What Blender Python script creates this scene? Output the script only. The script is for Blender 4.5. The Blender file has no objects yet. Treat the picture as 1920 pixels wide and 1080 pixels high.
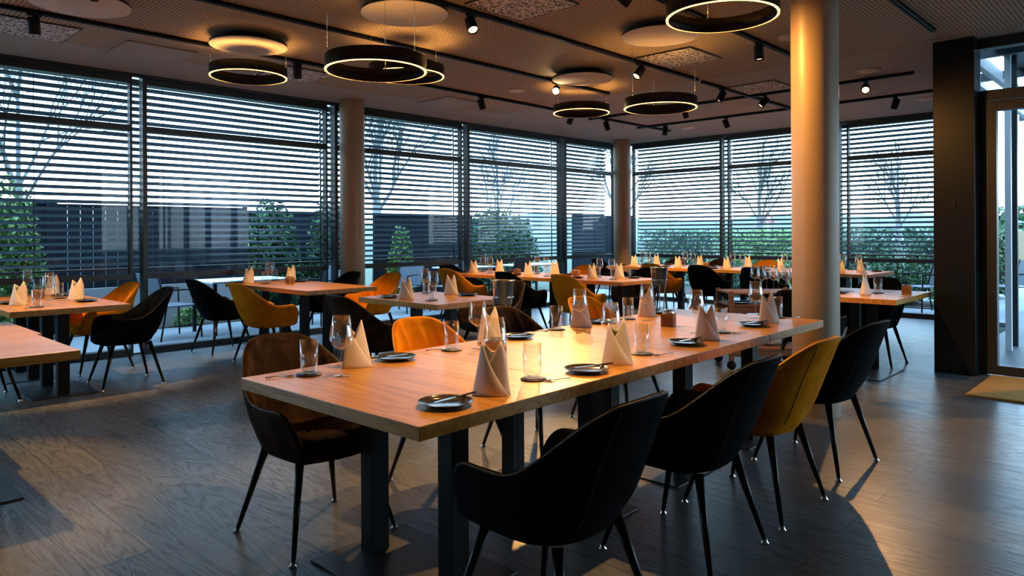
import bpy, bmesh, math, random
from mathutils import Vector, Matrix
random.seed(7)
PI = math.pi
SC = bpy.context.scene
COL = SC.collection

# ------------------------------------------------------------------ camera
A = math.radians(43.76)          # viewing direction, measured from +X
cam_data = bpy.data.cameras.new('camera')
cam_data.sensor_width = 36.0
cam_data.lens = 1340.0 / 1920.0 * 36.0
cam_data.shift_y = -(540.0 - 437.0) / 1920.0
cam_data.clip_start = 0.05
cam_data.clip_end = 500
cam = bpy.data.objects.new('camera', cam_data)
COL.objects.link(cam)
cam.matrix_world = (Matrix.Translation((0, 0, 1.37)) @ Matrix.Rotation(A - PI / 2, 4, 'Z')
                    @ Matrix.Rotation(PI / 2, 4, 'X') @ Matrix.Rotation(math.radians(-0.3), 4, 'Z'))
SC.camera = cam

# ------------------------------------------------------------------ exposure
SC.view_settings.view_transform = 'Standard'
SC.view_settings.look = 'None'
SC.view_settings.gamma = 1.0
SC.view_settings.use_curve_mapping = False
SC.view_settings.exposure = 1.35
try:
    SC.cycles.use_denoising = True
    SC.cycles.max_bounces = 8
    SC.cycles.diffuse_bounces = 3
    SC.cycles.glossy_bounces = 4
    SC.cycles.transmission_bounces = 4
    SC.cycles.transparent_max_bounces = 16
    SC.cycles.sample_clamp_indirect = 4.0
    SC.cycles.caustics_reflective = False
    SC.cycles.caustics_refractive = False
except Exception:
    pass

# ------------------------------------------------------------------ sky
SKY_STRENGTH = 3.3
world = bpy.data.worlds.new('sky')
SC.world = world
world.use_nodes = True
wn, wl = world.node_tree.nodes, world.node_tree.links
wn.clear()
w_out = wn.new('ShaderNodeOutputWorld')
w_bg = wn.new('ShaderNodeBackground')
w_tc = wn.new('ShaderNodeTexCoord')
w_sep = wn.new('ShaderNodeSeparateXYZ')
wl.new(w_tc.outputs['Generated'], w_sep.inputs[0])
w_ramp = wn.new('ShaderNodeValToRGB')
cr = w_ramp.color_ramp
cr.elements[0].position = 0.0
cr.elements[0].color = (0.60, 0.70, 0.78, 1)
cr.elements[1].position = 1.0
cr.elements[1].color = (0.24, 0.44, 0.75, 1)
for p_, c_ in ((0.04, (0.85, 0.84, 0.76, 1)), (0.14, (0.46, 0.74, 0.98, 1)), (0.42, (0.30, 0.60, 0.98, 1))):
    e_ = cr.elements.new(p_)
    e_.color = c_
wl.new(w_sep.outputs['Z'], w_ramp.inputs[0])
w_map = wn.new('ShaderNodeMapping')
w_map.inputs['Scale'].default_value = (1.0, 1.0, 4.5)
wl.new(w_tc.outputs['Generated'], w_map.inputs[0])
w_noise = wn.new('ShaderNodeTexNoise')
w_noise.inputs['Scale'].default_value = 2.6
w_noise.inputs['Detail'].default_value = 6
w_noise.inputs['Roughness'].default_value = 0.55
wl.new(w_map.outputs[0], w_noise.inputs['Vector'])
w_cr = wn.new('ShaderNodeValToRGB')
w_cr.color_ramp.elements[0].position = 0.40
w_cr.color_ramp.elements[0].color = (0, 0, 0, 1)
w_cr.color_ramp.elements[1].position = 0.66
w_cr.color_ramp.elements[1].color = (0.9, 0.9, 0.9, 1)
wl.new(w_noise.outputs[0], w_cr.inputs[0])
w_mix = wn.new('ShaderNodeMixRGB')
w_mix.inputs[2].default_value = (0.56, 0.80, 1.0, 1)
wl.new(w_cr.outputs[0], w_mix.inputs[0])
wl.new(w_ramp.outputs[0], w_mix.inputs[1])
wl.new(w_mix.outputs[0], w_bg.inputs[0])
w_bg.inputs[1].default_value = SKY_STRENGTH
wl.new(w_bg.outputs[0], w_out.inputs[0])


# ------------------------------------------------------------------ materials
def new_mat(name):
    m = bpy.data.materials.new(name)
    m.use_nodes = True
    nt = m.node_tree
    b = nt.nodes['Principled BSDF']
    return m, nt, b


def setp(b, **kw):
    names = {'color': 'Base Color', 'rough': 'Roughness', 'metal': 'Metallic', 'spec': 'Specular IOR Level',
             'sheen': 'Sheen Weight', 'sheen_rough': 'Sheen Roughness', 'coat': 'Coat Weight',
             'emis': 'Emission Color', 'emis_s': 'Emission Strength', 'sheen_tint': 'Sheen Tint'}
    for k, v in kw.items():
        if names[k] in b.inputs:
            if isinstance(v, tuple) and len(v) == 3:
                v = v + (1,)
            b.inputs[names[k]].default_value = v


def plain(name, color, rough=0.5, metal=0.0, noise=0.0, nscale=20, bump=0.0, **kw):
    m, nt, b = new_mat(name)
    setp(b, color=color, rough=rough, metal=metal, **kw)
    tc = nt.nodes.new('ShaderNodeTexCoord')
    n = nt.nodes.new('ShaderNodeTexNoise')
    n.inputs['Scale'].default_value = nscale
    n.inputs['Detail'].default_value = 5
    nt.links.new(tc.outputs['Object'], n.inputs['Vector'])
    if noise > 0:
        mx = nt.nodes.new('ShaderNodeMixRGB')
        mx.inputs[1].default_value = tuple(c * (1 - noise) for c in color) + (1,)
        mx.inputs[2].default_value = tuple(min(1, c * (1 + noise)) for c in color) + (1,)
        nt.links.new(n.outputs[0], mx.inputs[0])
        nt.links.new(mx.outputs[0], b.inputs['Base Color'])
    if bump > 0:
        bp = nt.nodes.new('ShaderNodeBump')
        bp.inputs['Strength'].default_value = bump
        bp.inputs['Distance'].default_value = 0.01
        nt.links.new(n.outputs[0], bp.inputs['Height'])
        nt.links.new(bp.outputs[0], b.inputs['Normal'])
    return m


def emissive(name, color, s):
    m, nt, b = new_mat(name)
    setp(b, color=(0.02, 0.02, 0.02), emis=color, emis_s=s)
    return m


def velvet(name, dark, light, sheen):
    m, nt, b = new_mat(name)
    tc = nt.nodes.new('ShaderNodeTexCoord')
    n = nt.nodes.new('ShaderNodeTexNoise')
    n.inputs['Scale'].default_value = 9
    n.inputs['Detail'].default_value = 4
    n.inputs['Distortion'].default_value = 0.8
    nt.links.new(tc.outputs['Object'], n.inputs['Vector'])
    r = nt.nodes.new('ShaderNodeValToRGB')
    r.color_ramp.elements[0].position = 0.35
    r.color_ramp.elements[0].color = dark + (1,)
    r.color_ramp.elements[1].position = 0.7
    r.color_ramp.elements[1].color = light + (1,)
    nt.links.new(n.outputs[0], r.inputs[0])
    nt.links.new(r.outputs[0], b.inputs['Base Color'])
    setp(b, rough=0.85, sheen=sheen, sheen_rough=0.35, spec=0.06, sheen_tint=light)
    n2 = nt.nodes.new('ShaderNodeTexNoise')
    n2.inputs['Scale'].default_value = 220
    nt.links.new(tc.outputs['Object'], n2.inputs['Vector'])
    bp = nt.nodes.new('ShaderNodeBump')
    bp.inputs['Strength'].default_value = 0.25
    bp.inputs['Distance'].default_value = 0.002
    nt.links.new(n2.outputs[0], bp.inputs['Height'])
    nt.links.new(bp.outputs[0], b.inputs['Normal'])
    return m


def wood(name, c1, c2, c3, axis='X', rough=0.38, scale=1.0, world_space=False, bump=0.12):
    """grain runs along the given object axis"""
    m, nt, b = new_mat(name)
    N, L = nt.nodes, nt.links
    tc = N.new('ShaderNodeTexCoord')
    mp = N.new('ShaderNodeMapping')
    st = {'X': (0.35, 4.0, 4.0), 'Y': (4.0, 0.35, 4.0), 'Z': (4.0, 4.0, 0.35)}[axis]
    mp.inputs['Scale'].default_value = tuple(s * scale for s in st)
    oi = N.new('ShaderNodeObjectInfo')
    add = N.new('ShaderNodeVectorMath')
    mul = N.new('ShaderNodeMath')
    mul.operation = 'MULTIPLY'
    mul.inputs[1].default_value = 31.7
    L.new(oi.outputs['Random'], mul.inputs[0])
    L.new(tc.outputs['Object'], add.inputs[0])
    L.new(mul.outputs[0], add.inputs[1])
    L.new(add.outputs[0], mp.inputs[0])
    n1 = N.new('ShaderNodeTexNoise')
    n1.inputs['Scale'].default_value = 1.6
    n1.inputs['Detail'].default_value = 4
    n1.inputs['Distortion'].default_value = 0.6
    L.new(mp.outputs[0], n1.inputs['Vector'])
    m1 = N.new('ShaderNodeMath')
    m1.operation = 'MULTIPLY'
    m1.inputs[1].default_value = 14.0
    L.new(n1.outputs[0], m1.inputs[0])
    fr = N.new('ShaderNodeMath')
    fr.operation = 'PINGPONG'
    fr.inputs[1].default_value = 1.0
    L.new(m1.outputs[0], fr.inputs[0])
    n2 = N.new('ShaderNodeTexNoise')
    n2.inputs['Scale'].default_value = 26
    n2.inputs['Detail'].default_value = 3
    L.new(mp.outputs[0], n2.inputs['Vector'])
    mixf = N.new('ShaderNodeMath')
    mixf.operation = 'MULTIPLY_ADD'
    mixf.inputs[1].default_value = 0.45
    L.new(fr.outputs[0], mixf.inputs[0])
    m3 = N.new('ShaderNodeMath')
    m3.operation = 'MULTIPLY'
    m3.inputs[1].default_value = 0.55
    L.new(n2.outputs[0], m3.inputs[0])
    L.new(m3.outputs[0], mixf.inputs[2])
    r = N.new('ShaderNodeValToRGB')
    r.color_ramp.elements[0].position = 0.15
    r.color_ramp.elements[0].color = c1 + (1,)
    r.color_ramp.elements[1].position = 0.85
    r.color_ramp.elements[1].color = c3 + (1,)
    e = r.color_ramp.elements.new(0.45)
    e.color = c2 + (1,)
    L.new(mixf.outputs[0], r.inputs[0])
    L.new(r.outputs[0], b.inputs['Base Color'])
    setp(b, rough=rough)
    bp = N.new('ShaderNodeBump')
    bp.inputs['Strength'].default_value = bump
    bp.inputs['Distance'].default_value = 0.002
    L.new(mixf.outputs[0], bp.inputs['Height'])
    L.new(bp.outputs[0], b.inputs['Normal'])
    return m


def floor_material():
    m, nt, b = new_mat('smoked_oak_planks')
    N, L = nt.nodes, nt.links
    tc = N.new('ShaderNodeTexCoord')
    # planks run along Y, 0.25 m wide
    mp = N.new('ShaderNodeMapping')
    mp.inputs['Rotation'].default_value = (0, 0, PI / 2)
    mp.inputs['Location'].default_value = (0.4, 0.1, 0)
    L.new(tc.outputs['Object'], mp.inputs[0])
    br = N.new('ShaderNodeTexBrick')
    br.inputs['Color1'].default_value = (0, 0, 0, 1)
    br.inputs['Color2'].default_value = (1, 1, 1, 1)
    br.inputs['Mortar'].default_value = (0.5, 0.5, 0.5, 1)
    br.inputs['Scale'].default_value = 1.0
    br.inputs['Mortar Size'].default_value = 0.0022
    br.inputs['Mortar Smooth'].default_value = 0.2
    br.inputs['Brick Width'].default_value = 2.1
    br.inputs['Row Height'].default_value = 0.25
    br.offset = 0.37
    L.new(mp.outputs[0], br.inputs['Vector'])
    # per plank offset for the grain
    sc = N.new('ShaderNodeMapping')
    sc.inputs['Scale'].default_value = (4.2, 0.55, 1.0)
    L.new(tc.outputs['Object'], sc.inputs[0])
    off = N.new('ShaderNodeVectorMath')
    off.operation = 'MULTIPLY_ADD'
    off.inputs[1].default_value = (17.0, 23.0, 5.0)
    L.new(br.outputs['Color'], off.inputs[0])
    L.new(sc.outputs[0], off.inputs[2])
    n1 = N.new('ShaderNodeTexNoise')
    n1.inputs['Scale'].default_value = 1.15
    n1.inputs['Detail'].default_value = 3
    n1.inputs['Distortion'].default_value = 0.9
    L.new(off.outputs[0], n1.inputs['Vector'])
    m1 = N.new('ShaderNodeMath')
    m1.operation = 'MULTIPLY'
    m1.inputs[1].default_value = 26.0
    L.new(n1.outputs[0], m1.inputs[0])
    fr = N.new('ShaderNodeMath')
    fr.operation = 'PINGPONG'
    fr.inputs[1].default_value = 1.0
    L.new(m1.outputs[0], fr.inputs[0])
    fine = N.new('ShaderNodeTexNoise')
    fine.inputs['Scale'].default_value = 30
    fine.inputs['Detail'].default_value = 4
    L.new(off.outputs[0], fine.inputs['Vector'])
    mx = N.new('ShaderNodeMath')
    mx.operation = 'MULTIPLY_ADD'
    mx.inputs[1].default_value = 0.50
    L.new(fr.outputs[0], mx.inputs[0])
    m2 = N.new('ShaderNodeMath')
    m2.operation = 'MULTIPLY'
    m2.inputs[1].default_value = 0.55
    L.new(fine.outputs[0], m2.inputs[0])
    L.new(m2.outputs[0], mx.inputs[2])
    r = N.new('ShaderNodeValToRGB')
    r.color_ramp.elements[0].position = 0.20
    r.color_ramp.elements[0].color = (0.032, 0.037, 0.041, 1)
    r.color_ramp.elements[1].position = 0.8
    r.color_ramp.elements[1].color = (0.165, 0.185, 0.198, 1)
    e = r.color_ramp.elements.new(0.38)
    e.color = (0.112, 0.128, 0.138, 1)
    L.new(mx.outputs[0], r.inputs[0])
    hue = N.new('ShaderNodeMixRGB')
    hue.blend_type = 'MULTIPLY'
    hue.inputs[0].default_value = 0.5
    L.new(r.outputs[0], hue.inputs[1])
    pr = N.new('ShaderNodeValToRGB')
    pr.color_ramp.elements[0].color = (0.62, 0.62, 0.64, 1)
    pr.color_ramp.elements[1].color = (1.22, 1.16, 1.10, 1)
    L.new(br.outputs['Color'], pr.inputs[0])
    L.new(pr.outputs[0], hue.inputs[2])
    gap = N.new('ShaderNodeMixRGB')
    gap.inputs[2].default_value = (0.01, 0.009, 0.008, 1)
    L.new(br.outputs['Fac'], gap.inputs[0])
    L.new(hue.outputs[0], gap.inputs[1])
    L.new(gap.outputs[0], b.inputs['Base Color'])
    rr = N.new('ShaderNodeMapRange')
    rr.inputs['To Min'].default_value = 0.42
    rr.inputs['To Max'].default_value = 0.24
    L.new(mx.outputs[0], rr.inputs['Value'])
    L.new(rr.outputs[0], b.inputs['Roughness'])
    sub = N.new('ShaderNodeMath')
    sub.operation = 'MULTIPLY_ADD'
    sub.inputs[1].default_value = -2.0
    L.new(br.outputs['Fac'], sub.inputs[0])
    L.new(mx.outputs[0], sub.inputs[2])
    bp = N.new('ShaderNodeBump')
    bp.inputs['Strength'].default_value = 0.3
    bp.inputs['Distance'].default_value = 0.002
    L.new(sub.outputs[0], bp.inputs['Height'])
    L.new(bp.outputs[0], b.inputs['Normal'])
    setp(b, spec=0.8)
    return m


def perforated_material():
    m, nt, b = new_mat('perforated_ceiling_board')
    N, L = nt.nodes, nt.links
    tc = N.new('ShaderNodeTexCoord')
    sep = N.new('ShaderNodeSeparateXYZ')
    L.new(tc.outputs['Object'], sep.inputs[0])
    S = 2 * PI / 0.034

    def cosn(sock):
        a = N.new('ShaderNodeMath')
        a.operation = 'MULTIPLY'
        a.inputs[1].default_value = S
        L.new(sock, a.inputs[0])
        c = N.new('ShaderNodeMath')
        c.operation = 'COSINE'
        L.new(a.outputs[0], c.inputs[0])
        return c.outputs[0]
    s = N.new('ShaderNodeMath')
    s.operation = 'ADD'
    L.new(cosn(sep.outputs['X']), s.inputs[0])
    L.new(cosn(sep.outputs['Y']), s.inputs[1])
    r = N.new('ShaderNodeValToRGB')
    r.color_ramp.elements[0].position = 0.45
    r.color_ramp.elements[0].color = (0.56, 0.46, 0.325, 1)
    r.color_ramp.elements[1].position = 0.85
    r.color_ramp.elements[1].color = (0.05, 0.038, 0.027, 1)
    L.new(s.outputs[0], r.inputs[0])
    L.new(r.outputs[0], b.inputs['Base Color'])
    setp(b, rough=0.7, spec=0.2)
    return m


def terrazzo_material():
    m, nt, b = new_mat('speckled_vent_board')
    N, L = nt.nodes, nt.links
    tc = N.new('ShaderNodeTexCoord')
    v = N.new('ShaderNodeTexNoise')
    v.inputs['Scale'].default_value = 48
    v.inputs['Detail'].default_value = 2
    L.new(tc.outputs['Object'], v.inputs['Vector'])
    r = N.new('ShaderNodeValToRGB')
    r.color_ramp.elements[0].position = 0.44
    r.color_ramp.elements[0].color = (0.06, 0.06, 0.06, 1)
    r.color_ramp.elements[1].position = 0.50
    r.color_ramp.elements[1].color = (0.85, 0.82, 0.78, 1)
    L.new(v.outputs[0], r.inputs[0])
    L.new(r.outputs[0], b.inputs['Base Color'])
    setp(b, rough=0.7)
    return m


def glassy(name, tint, base, edge, rough=0.02):
    """thin clear glass: mostly transparent, reflecting more towards grazing angles"""
    m = bpy.data.materials.new(name)
    m.use_nodes = True
    nt = m.node_tree
    nt.nodes.clear()
    o = nt.nodes.new('ShaderNodeOutputMaterial')
    t = nt.nodes.new('ShaderNodeBsdfTransparent')
    t.inputs[0].default_value = tint + (1,)
    g = nt.nodes.new('ShaderNodeBsdfGlossy')
    g.inputs['Roughness'].default_value = rough
    g.inputs[0].default_value = (1, 1, 1, 1)
    lw = nt.nodes.new('ShaderNodeLayerWeight')
    lw.inputs['Blend'].default_value = 0.5
    pw = nt.nodes.new('ShaderNodeMath')
    pw.operation = 'POWER'
    pw.inputs[1].default_value = 3.0
    nt.links.new(lw.outputs['Facing'], pw.inputs[0])
    mr = nt.nodes.new('ShaderNodeMapRange')
    mr.inputs['To Min'].default_value = base
    mr.inputs['To Max'].default_value = edge
    nt.links.new(pw.outputs[0], mr.inputs['Value'])
    mix = nt.nodes.new('ShaderNodeMixShader')
    nt.links.new(mr.outputs[0], mix.inputs[0])
    nt.links.new(t.outputs[0], mix.inputs[1])
    nt.links.new(g.outputs[0], mix.inputs[2])
    nt.links.new(mix.outputs[0], o.inputs[0])
    return m


def leaf_material(name, c1, c2):
    m, nt, b = new_mat(name)
    tc = nt.nodes.new('ShaderNodeTexCoord')
    n = nt.nodes.new('ShaderNodeTexNoise')
    n.inputs['Scale'].default_value = 7
    nt.links.new(tc.outputs['Object'], n.inputs['Vector'])
    r = nt.nodes.new('ShaderNodeValToRGB')
    r.color_ramp.elements[0].position = 0.35
    r.color_ramp.elements[0].color = c1 + (1,)
    r.color_ramp.elements[1].position = 0.65
    r.color_ramp.elements[1].color = c2 + (1,)
    nt.links.new(n.outputs[0], r.inputs[0])
    nt.links.new(r.outputs[0], b.inputs['Base Color'])
    setp(b, rough=0.5)
    return m


M = {}
M['floor'] = floor_material()
M['perf'] = perforated_material()
M['ceil'] = plain('grey_ceiling_paint', (0.42, 0.40, 0.35), 0.75, noise=0.05)
M['terrazzo'] = terrazzo_material()
M['oak'] = wood('honey_oak_table', (0.40, 0.165, 0.024), (0.57, 0.265, 0.048), (0.67, 0.35, 0.085), 'X', rough=0.33)
M['brownwood'] = wood('brown_trolley_wood', (0.10, 0.04, 0.015), (0.22, 0.09, 0.035), (0.30, 0.14, 0.06), 'X', rough=0.62)
M['cube'] = wood('small_block_wood', (0.14, 0.055, 0.018), (0.28, 0.12, 0.04), (0.38, 0.18, 0.065), 'Z', rough=0.5, scale=3)
M['cube_dark'] = plain('block_engraving', (0.10, 0.035, 0.012), 0.6)
M['black'] = velvet('black_velvet', (0.001, 0.0015, 0.0025), (0.003, 0.006, 0.010), 0.10)
M['brownblack'] = velvet('dark_brown_velvet', (0.018, 0.010, 0.006), (0.055, 0.032, 0.020), 0.15)
M['mustard'] = velvet('mustard_velvet', (0.66, 0.205, 0.004), (0.85, 0.32, 0.008), 0.2)
M['blackmetal'] = plain('black_powder_coat', (0.004, 0.004, 0.005), 0.45, noise=0.1, spec=0.22)
M['legmetal'] = plain('black_lacquered_leg', (0.004, 0.004, 0.005), 0.28, noise=0.1, spec=0.35)
M['steel'] = plain('brushed_steel', (0.62, 0.62, 0.62), 0.22, 1.0, noise=0.05)
M['steelplate'] = plain('dark_steel_plate', (0.07, 0.072, 0.075), 0.35, 0.6, noise=0.15)
M['chrome'] = plain('polished_cutlery', (0.75, 0.74, 0.72), 0.12, 1.0)
M['napkin'] = plain('white_napkin_linen', (0.78, 0.72, 0.66), 0.85, bump=0.15, nscale=300)
M['plate'] = plain('dark_glazed_plate', (0.035, 0.03, 0.03), 0.12, noise=0.2)
M['coaster'] = plain('black_coaster', (0.015, 0.012, 0.012), 0.5)
M['glass'] = glassy('clear_drinking_glass', (0.96, 0.975, 0.975), 0.07, 0.95)
M['pane'] = glassy('window_pane', (0.94, 0.97, 0.98), 0.008, 0.30, 0.0)
M['frame'] = plain('anthracite_window_frame', (0.022, 0.030, 0.036), 0.4, noise=0.1)
M['slat'] = plain('grey_blind_slat', (0.085, 0.12, 0.14), 0.45, noise=0.04)
M['column'] = plain('lamp_tinted_concrete', (0.36, 0.265, 0.17), 0.42, noise=0.09, nscale=5, bump=0.06)  # grey column paint made tan, carrying some of the lamp's orange
M['darkwall'] = plain('dark_wall_panel', (0.007, 0.009, 0.012), 0.3, noise=0.08, nscale=3, spec=0.25)
M['backwall'] = plain('interior_wall_paint', (0.30, 0.26, 0.22), 0.8)
M['disc'] = plain('white_acoustic_felt', (0.78, 0.72, 0.64), 0.9, noise=0.04)
M['terrace'] = plain('pale_terrace_stone', (0.24, 0.28, 0.31), 0.55, noise=0.15, nscale=3)
M['soil'] = plain('planting_soil', (0.06, 0.045, 0.035), 0.95, noise=0.5, nscale=40, bump=0.5)
M['grass'] = plain('meadow_grass', (0.045, 0.075, 0.045), 0.9, noise=0.4, nscale=2)
M['fence'] = plain('slate_grey_fence', (0.014, 0.018, 0.026), 0.8, noise=0.3, nscale=2, spec=0.08)
M['concrete'] = plain('pale_concrete_wall', (0.30, 0.30, 0.31), 0.8, noise=0.15, nscale=3)
M['beige'] = plain('beige_stone_wall', (0.30, 0.22, 0.13), 0.85, noise=0.25, nscale=12)
M['bark'] = plain('haze_paled_bark', (0.17, 0.18, 0.17), 0.9, noise=0.3, nscale=30)  # bark colour paled to stand in for haze around the trees
M['leaf'] = leaf_material('dark_green_leaves', (0.012, 0.05, 0.02), (0.06, 0.17, 0.06))
M['leaf2'] = leaf_material('bright_green_leaves', (0.05, 0.15, 0.03), (0.22, 0.36, 0.10))
M['haze'] = plain('haze_tinted_wood', (0.34, 0.43, 0.46), 1.0, noise=0.2, nscale=0.3)  # distance haze put into the treeline's pale blue-grey
M['coir'] = plain('ochre_coir', (0.66, 0.33, 0.06), 0.95, noise=0.25, nscale=90, bump=0.8)
M['ringglow'] = emissive('ring_light_line', (1.0, 0.46, 0.10), 4.5)
M['ringtop'] = emissive('ring_up_light', (1.0, 0.47, 0.12), 60.0)
M['spotglow'] = emissive('spot_lamp_glow', (1.0, 0.52, 0.20), 4.0)
M['whiteout'] = plain('white_table_top', (0.8, 0.82, 0.84), 0.4)
M['outmesh'] = plain('slate_outdoor_textile', (0.10, 0.13, 0.16), 0.7)
M['canopy'] = plain('grey_canopy_panel', (0.16, 0.19, 0.20), 0.6, noise=0.1)
M['redsign'] = plain('red_sign_edge', (0.55, 0.08, 0.05), 0.5)


# ------------------------------------------------------------------ mesh helpers
def box(bm, x0, x1, y0, y1, z0, z1, mat=0):
    vs = [bm.verts.new((x, y, z)) for x in (x0, x1) for y in (y0, y1) for z in (z0, z1)]
    for f in ((0, 1, 3, 2), (4, 6, 7, 5), (0, 4, 5, 1), (2, 3, 7, 6), (0, 2, 6, 4), (1, 5, 7, 3)):
        fa = bm.faces.new([vs[i] for i in f])
        fa.material_index = mat
    return vs


def lathe(bm, prof, seg=24, cx=0, cy=0, smooth=True, mat=0):
    rings = []
    for r, z in prof:
        if r < 1e-6:
            rings.append([bm.verts.new((cx, cy, z))])
        else:
            rings.append([bm.verts.new((cx + r * math.cos(2 * PI * i / seg), cy + r * math.sin(2 * PI * i / seg), z)) for i in range(seg)])
    for a, b in zip(rings[:-1], rings[1:]):
        for i in range(seg):
            j = (i + 1) % seg
            if len(a) == 1 and len(b) == 1:
                continue
            if len(a) == 1:
                f = bm.faces.new((a[0], b[j], b[i]))
            elif len(b) == 1:
                f = bm.faces.new((a[i], a[j], b[0]))
            else:
                f = bm.faces.new((a[i], a[j], b[j], b[i]))
            f.smooth = smooth
            f.material_index = mat


def tube(bm, pts, rads, seg=8, cap=True, mat=0):
    pts = [Vector(p) for p in pts]
    if not isinstance(rads, (list, tuple)):
        rads = [rads] * len(pts)
    rings = []
    up = Vector((0, 0, 1))
    for i, p in enumerate(pts):
        d = (pts[min(i + 1, len(pts) - 1)] - pts[max(i - 1, 0)]).normalized()
        ref = up if abs(d.z) < 0.95 else Vector((1, 0, 0))
        a = d.cross(ref).normalized()
        b = d.cross(a).normalized()
        rings.append([bm.verts.new(p + (a * math.cos(2 * PI * k / seg) + b * math.sin(2 * PI * k / seg)) * rads[i]) for k in range(seg)])
    for r0, r1 in zip(rings[:-1], rings[1:]):
        for k in range(seg):
            f = bm.faces.new((r0[k], r0[(k + 1) % seg], r1[(k + 1) % seg], r1[k]))
            f.smooth = True
            f.material_index = mat
    if cap:
        bm.faces.new(rings[0][::-1]).material_index = mat
        bm.faces.new(rings[-1]).material_index = mat


def obj(name, bm, mats, parent=None, bevel=0.0, bseg=2, subsurf=0, recalc=True):
    if recalc:
        bmesh.ops.recalc_face_normals(bm, faces=bm.faces[:])
    me = bpy.data.meshes.new(name)
    bm.to_mesh(me)
    bm.free()
    if not isinstance(mats, (list, tuple)):
        mats = [mats]
    for mm in mats:
        me.materials.append(mm)
    o = bpy.data.objects.new(name, me)
    COL.objects.link(o)
    if parent:
        o.parent = parent
    if bevel > 0:
        md = o.modifiers.new('bevel', 'BEVEL')
        md.width = bevel
        md.segments = bseg
        md.limit_method = 'ANGLE'
    if subsurf:
        md = o.modifiers.new('subsurf', 'SUBSURF')
        md.levels = subsurf
        md.render_levels = subsurf
    return o


def boxobj(name, dims, mats, parent=None, bevel=0.0):
    bm = bmesh.new()
    box(bm, *dims)
    return obj(name, bm, mats, parent, bevel)


def thing(name, label, cat, loc=(0, 0, 0), rotz=0.0, group=None):
    o = bpy.data.objects.new(name, None)
    o.empty_display_size = 0.05
    COL.objects.link(o)
    o.location = loc
    o.rotation_euler = (0, 0, rotz)
    o['label'] = label
    o['category'] = cat
    if group:
        o['group'] = group
    return o


def tag(o, label, cat, group=None, kind=None):
    o['label'] = label
    o['category'] = cat
    if group:
        o['group'] = group
    if kind:
        o['kind'] = kind
    return o


def struct(o):
    o['kind'] = 'structure'
    return o


def dup(root, label, loc, rotz, group=None):
    r = root.copy()
    COL.objects.link(r)
    r.location = loc
    r.rotation_euler = (0, 0, rotz)
    r['label'] = label
    if group:
        r['group'] = group
    for ch in list(root.children):
        c = ch.copy()
        COL.objects.link(c)
        c.parent = r
        for g in list(ch.children):
            d = g.copy()
            COL.objects.link(d)
            d.parent = c
    return r


PROTO = {}


def place(key, builder, label, loc, rotz, group):
    """first use moves the built thing itself, later uses copy it with its parts"""
    if key not in PROTO:
        PROTO[key] = builder()
        o = PROTO[key]
        o.location = loc
        o.rotation_euler = (0, 0, rotz)
        o['label'] = label
        if group:
            o['group'] = group
        return o
    return dup(PROTO[key], label, loc, rotz, group)


# ================================================================== SETTING
WY = 8.76       # glazed wall on the left runs along X at this Y
WX = 12.5       # glazed wall on the right runs along Y at this X
DX = 8.05       # door wall
CZ = 3.2        # ceiling



def prism(name, pts, z0, z1, mat):
    bm = bmesh.new()
    a = [bm.verts.new((x, y, z0)) for x, y in pts]
    b = [bm.verts.new((x, y, z1)) for x, y in pts]
    bm.faces.new(a[::-1])
    bm.faces.new(b)
    for i in range(len(pts)):
        j = (i + 1) % len(pts)
        bm.faces.new((a[i], a[j], b[j], b[i]))
    return struct(obj(name, bm, mat))


prism('floor', [(-4, -4), (8.1, -4), (8.1, 1.75), (12.6, 2.32), (12.6, 8.78), (-4, 8.78)], -0.06, 0.0, M['floor'])
prism('wall_side', [(8.12, 1.69), (12.62, 2.27), (12.62, 2.34), (8.12, 1.76)], 0.0, CZ + 0.4, M['darkwall'])
o = boxobj('ceiling', (-4.0, 7.81, -4.0, 7.72, CZ, CZ + 0.1), M['perf'])
struct(o)
bm = bmesh.new()
box(bm, -4.0, 7.81, 7.72, 8.9, CZ - 0.002, CZ + 0.1)
box(bm, 7.812, 8.1, -4.0, 1.8, CZ - 0.002, CZ + 0.1)
struct(obj('ceiling_border', bm, M['ceil']))
prism('ceiling_far', [(7.812, 1.804), (8.3, 1.74), (9.95, 1.96), (9.95, 8.9), (7.812, 8.9)], CZ - 0.002, CZ + 0.1, M['ceil'])
prism('ceiling_far', [(9.955, 1.96), (12.7, 2.31), (12.7, 4.55), (9.955, 4.55)], CZ - 0.002, CZ + 0.1, M['ceil'])
prism('ceiling_far', [(9.955, 4.555), (12.7, 4.555), (12.7, 8.9), (9.955, 8.9)], CZ - 0.002, CZ + 0.1, M['ceil'])
struct(boxobj('wall_rear', (-4.1, -4.0, -4.0, 8.8, 0, CZ), M['backwall']))



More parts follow.
